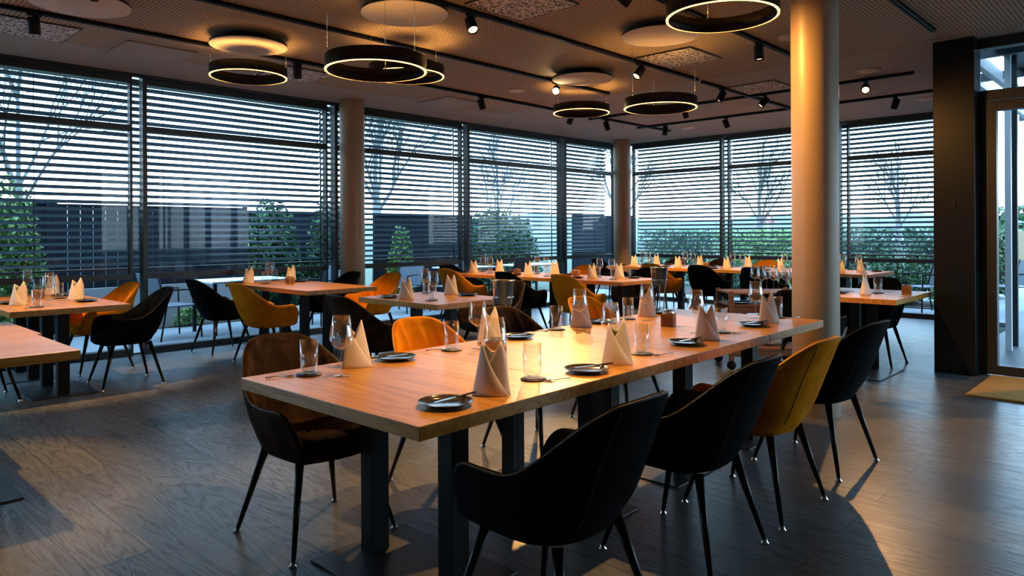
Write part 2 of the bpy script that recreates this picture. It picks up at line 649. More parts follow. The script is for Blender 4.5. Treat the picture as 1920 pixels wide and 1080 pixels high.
def glazed_wall(axis, posn, edges, zmax, sides, first_n):
    """edges: mullion centres along the wall. axis 'X': wall runs along X at Y=posn"""
    n = first_n
    for a, b in zip(edges[:-1], edges[1:]):
        def bx(bm, u0, u1, d0, d1, z0, z1):
            if axis == 'X':
                box(bm, u0, u1, posn + d0, posn + d1, z0, z1)
            else:
                box(bm, posn + d0, posn + d1, u0, u1, z0, z1)
        bm = bmesh.new()
        bx(bm, b - 0.085, b - 0.060, -0.02, 0.07, 0, zmax)       # post pair at the far end of the bay
        bx(bm, b + 0.045, b + 0.092, -0.04, 0.08, 0, zmax)
        bx(bm, a + 0.092, b - 0.085, -0.02, 0.10, 0.0, 0.075)    # sill track
        bx(bm, a + 0.092, b - 0.085, -0.02, 0.10, 0.865, 0.93)   # rail
        bx(bm, a + 0.092, b - 0.085, -0.02, 0.10, 2.555, 2.625)  # transom
        bx(bm, a + 0.092, b - 0.085, -0.02, 0.10, 3.10, zmax)    # head
        w = obj('window_%d' % n, bm, M['frame'])
        struct(w)
        bm = bmesh.new()
        bx(bm, a + 0.092, b - 0.085, 0.035, 0.041, 0.075, 0.865)
        bx(bm, a + 0.092, b - 0.085, 0.035, 0.041, 0.93, 2.555)
        bx(bm, a + 0.092, b - 0.085, 0.035, 0.041, 2.625, 3.10)
        bx(bm, b - 0.060, b + 0.045, 0.035, 0.041, 0.0, zmax)
        obj('pane', bm, M['pane'], w)
        n += 1
    return n


LEFT_EDGES = [-2.11, 0.42, 2.95, 5.48, 8.01, 10.54, 12.30]
RIGHT_EDGES = [8.54, 6.41, 4.27, 2.36]
nn = glazed_wall('X', WY, LEFT_EDGES, CZ, 1, 1)
nn = glazed_wall('Y', WX, RIGHT_EDGES[::-1], CZ, 1, nn)
# corner post and dark head trims
bm = bmesh.new()
box(bm, WX - 0.06, WX + 0.18, WY - 0.06, WY + 0.18, 0, CZ)
struct(obj('trim_1', bm, M['frame']))
bm = bmesh.new()
box(bm, -4, WX, WY - 0.10, WY - 0.02, 3.165, CZ)
box(bm, WX - 0.10, WX - 0.02, 2.4, WY - 0.02, 3.165, CZ)
struct(obj('trim_2', bm, M['frame']))
# roof edge and slab so that daylight only enters through the glass
prism('ceiling_slab', [(-4.1, -4.1), (8.15, -4.1), (8.15, 1.74), (13.0, 2.34), (13.0, 9.2), (-4.1, 9.2)], CZ + 0.1, CZ + 0.5, M['concrete'])
struct(boxobj('wall_end', (-4.1, -4.0, 8.8, 9.2, 0, CZ), M['backwall']))

nn = glazed_wall('X', -4.0, [6.35, 8.05], CZ, 1, nn)  # unseen window behind the camera, added so daylight reaches the chair backs
struct(boxobj('wall_near', (-4.1, 6.35, -4.1, -4.0, 0, CZ), M['backwall']))
# ---------------- venetian blinds
blind_words = ['leftmost grey venetian blind, partly cut off by the picture edge',
               'wide grey venetian blind left of the left round column',
               'grey venetian blind just right of the left round column',
               'grey venetian blind on the left glazing, second bay from the corner',
               'narrow grey venetian blind on the left glazing touching the corner']
blind_words_r = ['grey venetian blind on the right glazing, bay touching the corner',
                 'grey venetian blind on the right glazing, behind and left of the big column',
                 'grey venetian blind between the big column and the dark wall panel']


def blind(axis, posn, u0, u1, label):
    t = thing('venetian_blind', label, 'blind', (u0, posn, 0) if axis == 'X' else (posn, u0, 0), 0, 'venetian blinds outside the glazing')
    L = u1 - u0

    def P(u, d, z):
        return (u, d, z) if axis == 'X' else (d, u, z)

    bm = bmesh.new()
    pitch, w, tilt = 0.0790, 0.088, math.radians(22)
    z = 3.09
    while z > 1.0:
        prof = []
        for k in range(5):
            s = -0.5 + k / 4
            d = s * w * math.cos(tilt)
            h = -s * w * math.sin(tilt) + 0.005 * (1 - (2 * s) ** 2)
            prof.append((d, h))
        top = [(d, h + 0.0012) for d, h in prof]
        bot = [(d, h - 0.0012) for d, h in prof]
        loop = top + bot[::-1]
        va = [bm.verts.new(P(0.0, d, z + h)) for d, h in loop]
        vb = [bm.verts.new(P(L, d, z + h)) for d, h in loop]
        m = len(loop)
        for k in range(m):
            bm.faces.new((va[k], va[(k + 1) % m], vb[(k + 1) % m], vb[k]))
        bm.faces.new(va)
        bm.faces.new(vb[::-1])
        z -= pitch
    zb = z + pitch
    obj('slats', bm, M['slat'], t)
    bm = bmesh.new()
    if axis == 'X':
        box(bm, 0, L, -0.03, 0.03, zb - 0.075, zb - 0.05)
    else:
        box(bm, -0.03, 0.03, 0, L, zb - 0.075, zb - 0.05)
    obj('bottom_rail', bm, M['slat'], t)
    bm = bmesh.new()
    if axis == 'X':
        box(bm, 0, L, -0.05, 0.05, 3.13, 3.2)
    else:
        box(bm, -0.05, 0.05, 0, L, 3.13, 3.2)
    obj('head_box', bm, M['slat'], t)
    for fr in (0.14, 0.62) if L > 2 else (0.25, 0.75):
        bm = bmesh.new()
        tube(bm, [P(fr * L, -0.045, 3.13), P(fr * L, -0.045, zb - 0.05)], 0.0035, 5)
        obj('ladder_cord', bm, M['frame'], t)
    for uu in (-0.001, L + 0.001):
        bm = bmesh.new()
        tube(bm, [P(uu, 0.0, 3.2), P(uu, 0.0, 0.0)], 0.006, 6)
        obj('guide_rail', bm, M['frame'], t)


for i in range(5):
    a, b = LEFT_EDGES[i + 1], LEFT_EDGES[i + 2] if i + 2 < len(LEFT_EDGES) else None
    if b is None:
        break
for i, lab in enumerate(blind_words):
    a, b = LEFT_EDGES[i + 1], LEFT_EDGES[i + 2] if i + 2 < len(LEFT_EDGES) else 12.3
    if i == 0:
        blind('X', WY + 0.27, a + 0.008, b - 0.008, lab)
    else:
        blind('X', WY + 0.27, a + 0.008, b - 0.008, lab) if b > a else None
redges = RIGHT_EDGES
for i, lab in enumerate(blind_words_r):
    blind('Y', WX + 0.27, redges[i + 1] + 0.008, redges[i] - 0.008, lab)

# ---------------- round columns


def column(x, y, label, r=0.167):
    bm = bmesh.new()
    lathe(bm, [(r, 0.0), (r, 0.4), (r, 1.6), (r, 2.8), (r, CZ)], 64)
    o = obj('round_column', bm, M['column'])
    o.location = (x, y, 0)
    o['kind'] = 'structure'
    return o


column(5.46, 2.07, 'big')
column(5.58, 8.38, 'left')
column(11.72, 8.2, 'corner')

# ---------------- dark wall panel and door wall on the right
o = struct(boxobj('wall_right', (7.85, 8.12, 1.50, 1.845, 0, CZ), M['darkwall'], bevel=0.004))
bm = bmesh.new()
box(bm, 7.838, 7.85, 1.655, 1.725, 1.57, 1.65)
o = obj('light_switch', bm, M['blackmetal'], bevel=0.002)
tag(o, 'small dark square light switch on the dark wall panel', 'switch')
# upper fixed light + door frame
bm = bmesh.new()
box(bm, DX - 0.03, DX + 0.09, -4.0, 1.545, 2.60, 2.70)
box(bm, DX - 0.03, DX + 0.09, -4.0, 1.545, 3.10, CZ)
box(bm, DX - 0.03, DX + 0.09, 1.44, 1.50, 0, 2.60)
box(bm, DX - 0.03, DX + 0.09, 0.22, 0.32, 0, 3.1)
box(bm, DX - 0.03, DX + 0.09, -1.30, -1.20, 0, 3.1)
box(bm, DX - 0.03, DX + 0.09, -2.7, -2.6, 0, 3.1)
box(bm, DX - 0.03, DX + 0.09, -4.0, 0.22, 0, 0.09)
w = struct(obj('window_20', bm, M['frame']))
bm = bmesh.new()
box(bm, DX + 0.03, DX + 0.036, -4.0, 0.22, 0.09, 2.6)
box(bm, DX + 0.03, DX + 0.036, -4.0, 1.545, 2.70, 3.10)
obj('pane', bm, M['pane'], w)
d = bpy.data.objects.new('door_1', None)
COL.objects.link(d)
struct(d)
bm = bmesh.new()
box(bm, DX - 0.045, DX + 0.05, 1.355, 1.437, 0.012, 2.59)
box(bm, DX - 0.045, DX + 0.05, 0.325, 0.41, 0.012, 2.59)
box(bm, DX - 0.045, DX + 0.05, 0.41, 1.355, 0.012, 0.10)
box(bm, DX - 0.045, DX + 0.05, 0.41, 1.355, 2.50, 2.59)
obj('door_leaf_frame', bm, M['frame'], d, bevel=0.003)
bm = bmesh.new()
box(bm, DX, DX + 0.008, 0.41, 1.355, 0.10, 2.50)
obj('pane', bm, M['pane'], d)
bm = bmesh.new()
tube(bm, [(DX - 0.10, 0.37, 0.7), (DX - 0.10, 0.37, 1.5)], 0.014, 10)
tube(bm, [(DX - 0.10, 0.37, 0.8), (DX - 0.04, 0.37, 0.8)], 0.009, 8)
tube(bm, [(DX - 0.10, 0.37, 1.4), (DX - 0.04, 0.37, 1.4)], 0.009, 8)
obj('door_handle', bm, M['steel'], d)

# door mat
bm = bmesh.new()
box(bm, 6.87, 7.96, -0.4, 1.39, 0.001, 0.018)
o = obj('door_mat', bm, M['coir'], bevel=0.004)
tag(o, 'ochre yellow coir door mat lying in front of glass door', 'doormat')


# ================================================================== CEILING FITTINGS
def rail_track(x0, y0, x1, y1, label):
    bm = bmesh.new()
    h = 0.019
    if abs(y0 - y1) < 1e-6:
        box(bm, x0, x1, y0 - h, y0 - h * 0.35, CZ - 0.035, CZ - 0.002)
        box(bm, x0, x1, y0 + h * 0.35, y0 + h, CZ - 0.035, CZ - 0.002)
        box(bm, x0, x1, y0 - h, y0 + h, CZ - 0.012, CZ - 0.002)
    else:
        box(bm, x0 - h, x0 - h * 0.35, y0, y1, CZ - 0.035, CZ - 0.002)
        box(bm, x0 + h * 0.35, x0 + h, y0, y1, CZ - 0.035, CZ - 0.002)
        box(bm, x0 - h, x0 + h, y0, y1, CZ - 0.012, CZ - 0.002)
    o = obj('light_track', bm, M['blackmetal'])
    tag(o, label, 'light track', 'black ceiling light tracks')


rail_track(0.2, 6.80, 11.2, 6.80, 'long black ceiling track running nearest the left window wall')
rail_track(1.0, 5.52, 7.6, 5.52, 'black ceiling track passing behind the two overlapping ring lamps')
rail_track(1.0, 4.28, 7.68, 4.28, 'black ceiling track carrying the tilted spotlight above the nearest speckled panel')
rail_track(1.0, 3.0, 7.38, 3.0, 'black ceiling track ending behind the big column near the ceiling')
rail_track(1.0, 1.71, 7.31, 1.71, 'short black ceiling track ending at the dark wall panel')
rail_track(7.82, 4.30, 10.6, 4.30, 'black ceiling track crossing two others left of the big column')
rail_track(9.1, 2.33, 9.1, 7.0, 'cross ceiling track carrying the spotlight aimed at the viewer')
rail_track(10.46, 2.15, 10.46, 7.0, 'black cross ceiling track nearest the right window wall')

PANELS = [(1.62, 7.43, 'speckled square ceiling panel at the upper left picture edge'),
          (4.17, 3.87, 'speckled square ceiling panel cut off by the top picture edge'),
          (6.62, 3.91, 'speckled square ceiling panel above the ring lamp left of big column'),
          (8.72, 3.98, 'speckled square ceiling panel just left of the big column'),
          (4.20, 7.42, 'speckled square ceiling panel above the left round column'),
          (6.62, 7.52, 'faint square ceiling panel between left column and ring lamps'),
          (2.68, 7.55, 'faint square ceiling panel beside the left round disc')]
for x, y, lab in PANELS:
    t = thing('ceiling_vent_panel', lab, 'ceiling vent', (x, y, CZ), 0, 'speckled square ceiling panels')
    bm = bmesh.new()
    box(bm, -0.31, 0.31, -0.31, 0.31, -0.012, -0.004)
    obj('panel', bm, M['terrazzo'] if 'faint' not in lab else M['ceil'], t)
    bm = bmesh.new()
    for q in ((-0.325, -0.31, -0.325, 0.325), (0.31, 0.325, -0.325, 0.325), (-0.31, 0.31, -0.325, -0.31), (-0.31, 0.31, 0.31, 0.325)):
        box(bm, *q, -0.010, -0.003)
    obj('panel_frame', bm, M['blackmetal'] if 'faint' not in lab else M['ceil'], t)

DISCS = [(3.53, 4.55, 0.345, 'large pale ceiling disc above the two overlapping ring lamps'),
         (3.11, 6.35, 0.345, 'pale ceiling disc above the leftmost ring lamp'),
         (5.53, 3.45, 0.345, 'pale ceiling disc below the biggest ring lamp'),
         (6.45, 5.05, 0.345, 'pale ceiling disc behind the brightest spotlight'),
         (1.65, 6.10, 0.345, 'pale ceiling disc cut by the top edge at left')]
for x, y, r, lab in DISCS:
    t = thing('acoustic_disc', lab, 'ceiling disc', (x, y, CZ), 0, 'round pale acoustic discs')
    bm = bmesh.new()
    lathe(bm, [(0, -0.085), (r - 0.004, -0.085), (r, -0.082), (r, -0.078), (0, -0.078)], 64)
    obj('felt_disc', bm, M['disc'], t)
    bm = bmesh.new()
    lathe(bm, [(0, -0.078), (r - 0.003, -0.078), (r - 0.003, -0.057), (0, -0.057)], 64)
    obj('disc_edge', bm, M['blackmetal'], t)
    bm = bmesh.new()
    lathe(bm, [(0.20, -0.055), (0.20, -0.002), (0, -0.002)], 48)
    obj('mounting_ring', bm, M['blackmetal'], t)

SMALL = [(8.66, 2.67, 0.13, 'small white round loudspeaker right of the big column'),
         (6.66, 6.28, 0.11, 'small round ceiling loudspeaker left of the brightest spotlight'),
         (6.66, 2.75, 0.11, 'small round ceiling loudspeaker half behind the big column'),
         (11.1, 2.69, 0.13, 'small round ceiling loudspeaker next to the dark wall panel'),
         (11.15, 6.41, 0.12, 'small round ceiling loudspeaker above the far right tables')]
for x, y, r, lab in SMALL:
    bm = bmesh.new()
    lathe(bm, [(0, -0.012), (r - 0.01, -0.012), (r, -0.006), (r, 0.0)], 32)
    o = obj('ceiling_speaker', bm, M['disc'])
    o.location = (x, y, CZ - 0.002)
    tag(o, lab, 'loudspeaker', 'small round ceiling loudspeakers')


# ---------------- ring lamps
def ring_lamp(x, y, z, label, r=0.35, h=0.098, a0=0.75):
    t = thing('ring_lamp', label, 'ring lamp', (x, y, z), 0, 'round black ring pendant lamps')
    bm = bmesh.new()
    ri = r - 0.018
    lathe(bm, [(r, 0.0), (r, h), (r - 0.005, h), (r - 0.005, h - 0.01), (ri + 0.005, h - 0.01), (ri + 0.005, h),
               (ri, h), (ri, 0.0), (ri + 0.004, 0.0), (ri + 0.004, 0.006), (r - 0.004, 0.006), (r - 0.004, 0.0), (r, 0.0)], 72)
    obj('ring_band', bm, M['blackmetal'], t)
    bm = bmesh.new()
    lathe(bm, [(ri + 0.004, 0.002), (r - 0.004, 0.002)], 72)
    lathe(bm, [(r + 0.0006, 0.0), (r + 0.0006, 0.0055)], 72)
    obj('light_line', bm, M['ringglow'], t, recalc=False)
    bm = bmesh.new()
    lathe(bm, [(ri + 0.006, h - 0.006), (r - 0.006, h - 0.006)], 72)
    obj('up_light', bm, M['ringtop'], t, recalc=False)
    for k in range(3):
        a = a0 + (k * 2 * PI / 3 if a0 == 0.75 else (k - 1) * PI / 2)
        bm = bmesh.new()
        px, py = (r - 0.009) * math.cos(a), (r - 0.009) * math.sin(a)
        tube(bm, [(px, py, h - 0.01), (px, py, CZ - z - 0.001)], 0.0016, 5)
        w_ = obj('suspension_wire', bm, M['steel'], t)
        bm = bmesh.new()
        tube(bm, [(px, py, h - 0.012), (px, py, h + 0.03)], 0.006, 8)
        obj('wire_grip', bm, M['steel'], w_)
    return t


ring_lamp(3.18, 6.50, 2.86, 'leftmost black ring lamp hanging below a glowing disc', a0=math.radians(54))
ring_lamp(2.95, 4.13, 2.50, 'nearer of the two overlapping black ring lamps')
ring_lamp(4.16, 5.34, 2.84, 'farther black ring lamp, partly hidden behind nearer ring')
ring_lamp(4.24, 2.19, 2.74, 'largest black ring lamp, cut by the top edge', )
ring_lamp(6.02, 3.76, 2.57, 'black ring lamp hanging left of the big column')
ring_lamp(7.06, 5.55, 2.86, 'small far black ring lamp under the brightest spotlight')


# ---------------- spotlights on the tracks
def spot(x, y, label, aim=None, power=60, size=50, blend=0.5, color=(1.0, 0.53, 0.18), lit=True, glow=None, lightsrc=True):
    t = thing('track_spotlight', label, 'spotlight', (x, y, CZ - 0.035), 0, 'black track spotlights')
    bm = bmesh.new()
    box(bm, -0.05, 0.05, -0.016, 0.016, -0.018, 0.0)
    tube(bm, [(0, 0, -0.018), (0, 0, -0.06)], 0.008, 8)
    obj('track_adapter', bm, M['blackmetal'], t)
    pivot = Vector((0, 0, -0.085))
    if aim is None:
        dirv = Vector((0, 0, -1))
    else:
        dirv = (Vector(aim) - (Vector((x, y, CZ - 0.035)) + pivot)).normalized()
    bm = bmesh.new()
    R = 0.044
    lathe(bm, [(0, 0.06), (R - 0.004, 0.06), (R, 0.056), (R, -0.075), (R - 0.004, -0.075), (R - 0.006, -0.06), (0, -0.06)], 24)
    q = Vector((0, 0, -1)).rotation_difference(dirv)
    bmesh.ops.transform(bm, matrix=Matrix.Translation(pivot) @ q.to_matrix().to_4x4(), verts=bm.verts[:])
    body = obj('lamp_body', bm, M['blackmetal'], t)
    if lit:
        bm = bmesh.new()
        lathe(bm, [(0, -0.0615), (R - 0.007, -0.0615)], 20)
        bmesh.ops.transform(bm, matrix=Matrix.Translation(pivot) @ q.to_matrix().to_4x4(), verts=bm.verts[:])
        obj('lamp_lens', bm, glow or M['spotglow'], t, recalc=False)
        if lightsrc:
            ld = bpy.data.lights.new('lamp_light', 'SPOT')
            ld.energy = power
            ld.color = color
            ld.spot_size = math.radians(size)
            ld.spot_blend = blend
            ld.shadow_soft_size = 0.025
            lo = bpy.data.objects.new('lamp_light', ld)
            COL.objects.link(lo)
            lo.parent = t
            lo.location = pivot + dirv * 0.085
            lo.rotation_mode = 'QUATERNION'
            lo.rotation_quaternion = q
    return t


M['star'] = emissive('bright_lamp_glow', (1.0, 0.72, 0.35), 60.0)
TB = 0.75
spot(1.51, 6.80, 'black spotlight at the far left by the speckled panel', (1.8, 7.4, TB), 130)
spot(4.00, 4.28, 'tilted black spotlight right of the large pale disc', (3.4, 2.7, TB), 150, 54)
spot(3.86, 6.80, 'black spotlight hanging right of the leftmost ring lamp', (4.35, 7.5, TB), 120)
spot(6.53, 6.80, 'black spotlight on long track right of the left column', (7.5, 6.9, TB), 120)
spot(6.45, 4.28, 'tilted black spotlight above the ring lamp left of column', (4.5, 4.9, TB), 150, 50)
spot(6.54, 3.00, 'black spotlight hanging straight down left of big column', (6.6, 2.85, 0.0), 60)
spot(8.31, 4.30, 'tilted black spotlight between two crossing tracks', (7.6, 5.4, TB), 130)
spot(9.09, 4.10, 'small black spotlight touching the big column edge', (7.8, 5.8, TB), 90)
spot(9.10, 5.28, 'black spotlight right below the ring lamp left of column', (10.7, 5.4, TB), 130)
spot(9.30, 6.80, 'black spotlight near the corner, upper of a pair', (10.9, 6.9, TB), 120)
spot(10.46, 6.44, 'tiny tilted black spotlight nearest the corner', (11.0, 7.2, TB), 90)
spot(10.46, 5.34, 'black spotlight hanging above the far right tables', (11.1, 4.7, TB), 120)
spot(8.39, 6.80, 'tilted black spotlight beneath the small far ring lamp', (7.7, 7.6, TB), 110)
spot(9.10, 2.85, 'warm glowing spotlight right of big column, aimed at viewer', (4.2, 1.3, 0.2), 60, 46, 0.25)
spot(10.46, 2.90, 'black spotlight between big column and dark wall panel', (11.0, 3.9, TB), 100)
spot(6.54, 5.52, 'brightest spotlight, a dazzling star-like point on the ceiling', (2.4, 2.5, 0.7), 230, 44, 0.4, glow=M['star'])
spot(4.30, 3.00, 'black spotlight barely visible at the top picture edge', (5.46, 2.07, 1.9), 130, 85, 0.9, color=(1.0, 0.45, 0.10))
spot(1.59, 5.52, 'black glowing spotlight beside disc, top left picture edge', (0.7, 4.9, TB), 130)
spot(2.60, 1.71, 'added black spotlight out of view, brightening the near table end', (2.05, 2.3, TB), 95, 60)  # lamp added out of view to warm the near end of the long table


# ================================================================== FURNITURE
# ---------------- tables
def table_top_mesh(lx, ly):
    bm = bmesh.new()
    box(bm, -lx / 2, lx / 2, -ly / 2, ly / 2, 0.722, 0.77)
    return bm


def make_table(lx=1.146, ly=0.885):
    t = thing('dining_table', '', 'table')
    obj('table_top', table_top_mesh(lx, ly), M['oak'], t, bevel=0.0025)
    px = min(0.25, lx / 2 - 0.15)
    for s in (-1, 1):
        bm = bmesh.new()
        box(bm, s * px - 0.04, s * px + 0.04, -0.045, 0.045, 0.008, 0.722)
        obj('post', bm, M['blackmetal'], t, bevel=0.002)
    bm = bmesh.new()
    pl = px + 0.11
    box(bm, -pl, pl, -0.25, 0.25, 0.0, 0.009)
    obj('base_plate', bm, M['steelplate'], t, bevel=0.002)
    bm = bmesh.new()
    box(bm, -px - 0.1, px + 0.1, -0.12, 0.12, 0.712, 0.7215)
    obj('mounting_bracket', bm, M['blackmetal'], t)
    return t


def table(cx, cy, rot, label, group, size='full'):
    if size == 'full':
        return place('table', make_table, label, (cx, cy, 0), rot, group)
    return place('table_short', lambda: make_table(0.80, 0.885), label, (cx, cy, 0), rot, group)


TR = math.radians(1.3)
MX, MY = 1.40, 1.745           # near corner of the long table


def mtab(u, v):
    """point on the long table: u along it, v across it"""
    return (MX + u * math.cos(TR) - v * math.sin(TR), MY + u * math.sin(TR) + v * math.cos(TR))


long_words = ['nearest oak table section of the long set table',
              'second oak table section of the long table from the viewer',
              'third oak table section of the long table from the viewer',
              'farthest oak section of the long table, next to big column']
for k in range(4):
    c = mtab(0.4425 + k * 0.889, 0.573)
    table(c[0], c[1], PI / 2 + TR, long_words[k], 'oak tables pushed together as the long table')
table(1.76, 7.29, PI / 2, 'oak table near left edge with napkins, black chair at its end', 'oak tables by the left windows')
table(1.76, 8.27, PI / 2, 'oak table end section touching the left window, far left', 'oak tables by the left windows', 'short')
table(0.565, 4.66, 0, 'bare oak table nearest the left picture edge, front section', 'bare oak tables at the left edge')
table(0.595, 5.55, 0, 'bare oak table section behind the front one, left edge', 'bare oak tables at the left edge')
table(4.38, 7.33, PI / 2, 'oak table in front of left column with mustard chair beside', 'oak tables in front of the left column')
table(4.38, 8.31, PI / 2, 'oak table section holding napkins and block near left column', 'oak tables in front of the left column', 'short')
table(4.335, 5.18, PI / 2, 'square-on oak table behind the mustard chair, middle of room', 'oak tables in the middle of the room')
row_words = ['nearest oak table of the row behind the mustard armchair',
             'middle oak table of the row before the corner windows',
             'farthest oak table of the row, under the left windows']
for k in range(3):
    table(7.60, 5.58 + k * 1.15, PI / 2, row_words[k], 'oak tables in the row before the corner')
far_words = ['oak table in the far right row, nearest the corner column',
             'second oak table in the far right row from corner',
             'third oak table in the far right row from corner',
             'fourth oak table in far row, left of big column',
             'last oak table in far row, behind the big column']
for k in range(5):
    table(11.06, 7.25 - k * 0.889, 0, far_words[k], 'oak tables in the far right row')
table(7.37, 2.33, 0, 'oak table right of the big column with small wooden block', 'oak table right of the column')


# ---------------- tub chairs
def smooth01(x):
    x = max(0.0, min(1.0, x))
    return x * x * (3 - 2 * x)


def rim_z(s):
    a = abs(s)
    if a < 0.62:
        return 0.862 - 0.022 * min(1.0, (a / 0.22) ** 2) - 0.232 * smooth01((a - 0.16) / 0.46)
    if a < 0.84:
        return 0.608 + 0.004 * (a - 0.6)
    q = (a - 0.84) / 0.16
    return 0.609 - 0.15 * (1 - math.sqrt(max(0, 1 - q * q)))


def plan(s):
    """U shaped outline, unit size, s -1..1; opening faces +Y"""
    a = abs(s)
    sg = 1 if s >= 0 else -1
    if a <= 0.62:
        th = a / 0.62 * PI / 2
        x = math.sin(th) ** 0.80
        y = -(max(0.0, math.cos(th)) ** 0.80)
        return sg * x, y * 1.0
    q = (a - 0.62) / 0.38
    return sg * (1.0 - 0.10 * q * q), q * 1.0


def shell_pt(s, t, inset):
    """t 0 bottom .. 1 rim"""
    zb, zr = 0.41, rim_z(s)
    z = zb + (zr - zb) * t
    hgt = (z - zb) / 0.445
    px, py = plan(s)
    wx = 0.232 + 0.062 * math.sin(min(1, hgt * 1.6) * PI / 2) - inset
    back = 0.205 + 0.035 * math.sin(min(1, hgt * 3) * PI / 2) + 0.165 * max(0.0, hgt) ** 1.15 - inset
    front = 0.235 + 0.02 * hgt - inset * 0.2
    # back leaning corners narrow a little towards the top
    wx -= 0.012 * max(0, hgt - 0.55) * 2
    return Vector((px * wx, py * (back if py < 0 else front), z))


def make_chair(mat, pipe):
    t = thing('tub_chair', '', 'chair')
    NS, NT = 120, 14
    bm = bmesh.new()
    outer, inner = [], []
    for i in range(NS + 1):
        s = -1 + 2 * i / NS
        co, ci = [], []
        for j in range(NT + 1):
            tt = j / NT
            co.append(bm.verts.new(shell_pt(s, tt, 0.0)))
            pleat = 0.0
            if abs(s) < 0.72:
                pleat = 0.017 * (1 - abs(math.sin(s * PI * 6.0 + 0.5 * math.sin(tt * 3)))) ** 1.6 * math.sin(tt * PI * 0.93) * smooth01((0.72 - abs(s)) * 5)
            p = shell_pt(s, tt, 0.042 + pleat * 1.5 - 0.012 * smooth01((tt - 0.75) * 4))
            ci.append(bm.verts.new(p))
        outer.append(co)
        inner.append(ci)
    rim = []
    for i in range(NS + 1):
        m = (outer[i][-1].co + inner[i][-1].co) / 2 + Vector((0, 0, 0.012))
        rim.append(bm.verts.new(m))
    for i in range(NS):
        for j in range(NT):
            bm.faces.new((outer[i][j], outer[i + 1][j], outer[i + 1][j + 1], outer[i][j + 1]))
            bm.faces.new((inner[i][j], inner[i][j + 1], inner[i + 1][j + 1], inner[i + 1][j]))
        bm.faces.new((outer[i][-1], outer[i + 1][-1], rim[i + 1], rim[i]))
        bm.faces.new((rim[i], rim[i + 1], inner[i + 1][-1], inner[i][-1]))
    for i in (0, NS):
        for j in range(NT):
            bm.faces.new((outer[i][j], outer[i][j + 1], inner[i][j + 1], inner[i][j]))
        bm.faces.new((outer[i][-1], rim[i], inner[i][-1]))
    # bowl under the seat: closes the bottom
    base = [v[0] for v in outer]
    front = []
    xr, yf = base[-1].co.x, base[-1].co.y
    for k in range(1, 10):
        q = k / 10
        x = xr - 2 * xr * q
        front.append(bm.verts.new((x, yf + 0.045 * math.sin(q * PI), 0.41)))
    loop0 = base + front
    prev = loop0
    cen = Vector((0, -0.0, 0))
    for sc_, zz in ((0.93, 0.392), (0.80, 0.380), (0.4, 0.376)):
        ring = [bm.verts.new((v.co.x * sc_, v.co.y * sc_, zz)) for v in loop0]
        n = len(ring)
        for k in range(n):
            bm.faces.new((prev[k], ring[k], ring[(k + 1) % n], prev[(k + 1) % n]))
        prev = ring
    bm.faces.new(prev)
    # front lip up to the seat
    lip = [outer[-1][0]] + front + [outer[0][0]]
    ltop = [bm.verts.new((v.co.x * 0.97, v.co.y + 0.004, 0.452)) for v in lip]
    for k in range(len(lip) - 1):
        bm.faces.new((lip[k], lip[k + 1], ltop[k + 1], ltop[k]))
    lin = [bm.verts.new((v.co.x * 0.9, v.co.y - 0.06, 0.455)) for v in ltop]
    for k in range(len(lip) - 1):
        bm.faces.new((ltop[k], ltop[k + 1], lin[k + 1], lin[k]))
    for f in bm.faces:
        f.smooth = True
    obj('shell', bm, mat, t)
    # piping on the rim, its colour lightened as a painted highlight
    bm = bmesh.new()
    pts = [v for v in [(shell_pt(-1 + 2 * i / 48, 1.0, 0.004) + Vector((0, 0, 0.006))) for i in range(49)]]
    tube(bm, pts, 0.0045, 6)
    obj('piping', bm, pipe, t)
    for sg in (-1, 1):
        bm = bmesh.new()
        tube(bm, [shell_pt(sg * (0.19 - 0.03 * q / 12), 0.10 + 0.88 * q / 12, -0.0005) for q in range(13)], 0.0028, 6)
        obj('back_seam', bm, pipe, t)
    # seat cushion
    bm = bmesh.new()
    out = [Vector((shell_pt(-1 + 2 * i / 36, 0.25, 0.045).x, shell_pt(-1 + 2 * i / 36, 0.25, 0.045).y, 0)) for i in range(37)]
    xr, yf = out[-1].x, out[-1].y
    for k in range(1, 8):
        q = k / 8
        out.append(Vector((xr - 2 * xr * q, yf + 0.035 * math.sin(q * PI), 0)))
    n = len(out)
    rings = []
    for sc_, zz in ((0.96, 0.425), (1.0, 0.445), (1.0, 0.465), (0.95, 0.482), (0.8, 0.490), (0.55, 0.489), (0.3, 0.484), (0.12, 0.478)):
        ring = []
        for k, v in enumerate(out):
            ang = math.atan2(v.y, v.x)
            cre = -0.008 * (math.cos(ang * 9) ** 8) * (1 if 0.2 < sc_ < 0.9 else 0)
            ring.append(bm.verts.new((v.x * sc_, v.y * sc_ + 0.0, zz + cre)))
        rings.append(ring)
    for a, b in zip(rings[:-1], rings[1:]):
        for k in range(n):
            bm.faces.new((a[k], a[(k + 1) % n], b[(k + 1) % n], b[k]))
    bm.faces.new(rings[-1])
    bm.faces.new(rings[0][::-1])
    for f in bm.faces:
        f.smooth = True
    obj('seat', bm, mat, t)
    for sx in (-1, 1):
        for sy in (-1, 1):
            bm = bmesh.new()
            top = Vector((sx * 0.165, sy * 0.15 - 0.005, 0.392))
            foot = Vector((sx * 0.258, sy * 0.252, 0.012))
            tube(bm, [top, foot], [0.0195, 0.0095], 14)
            leg = obj('leg', bm, M['legmetal'], t)
            bm = bmesh.new()
            lathe(bm, [(0.0, 0.0), (0.019, 0.0), (0.019, 0.005), (0.011, 0.012), (0.011, 0.018), (0, 0.018)], 14, foot.x, foot.y)
            obj('foot_cap', bm, M['steel'], leg)
    return t


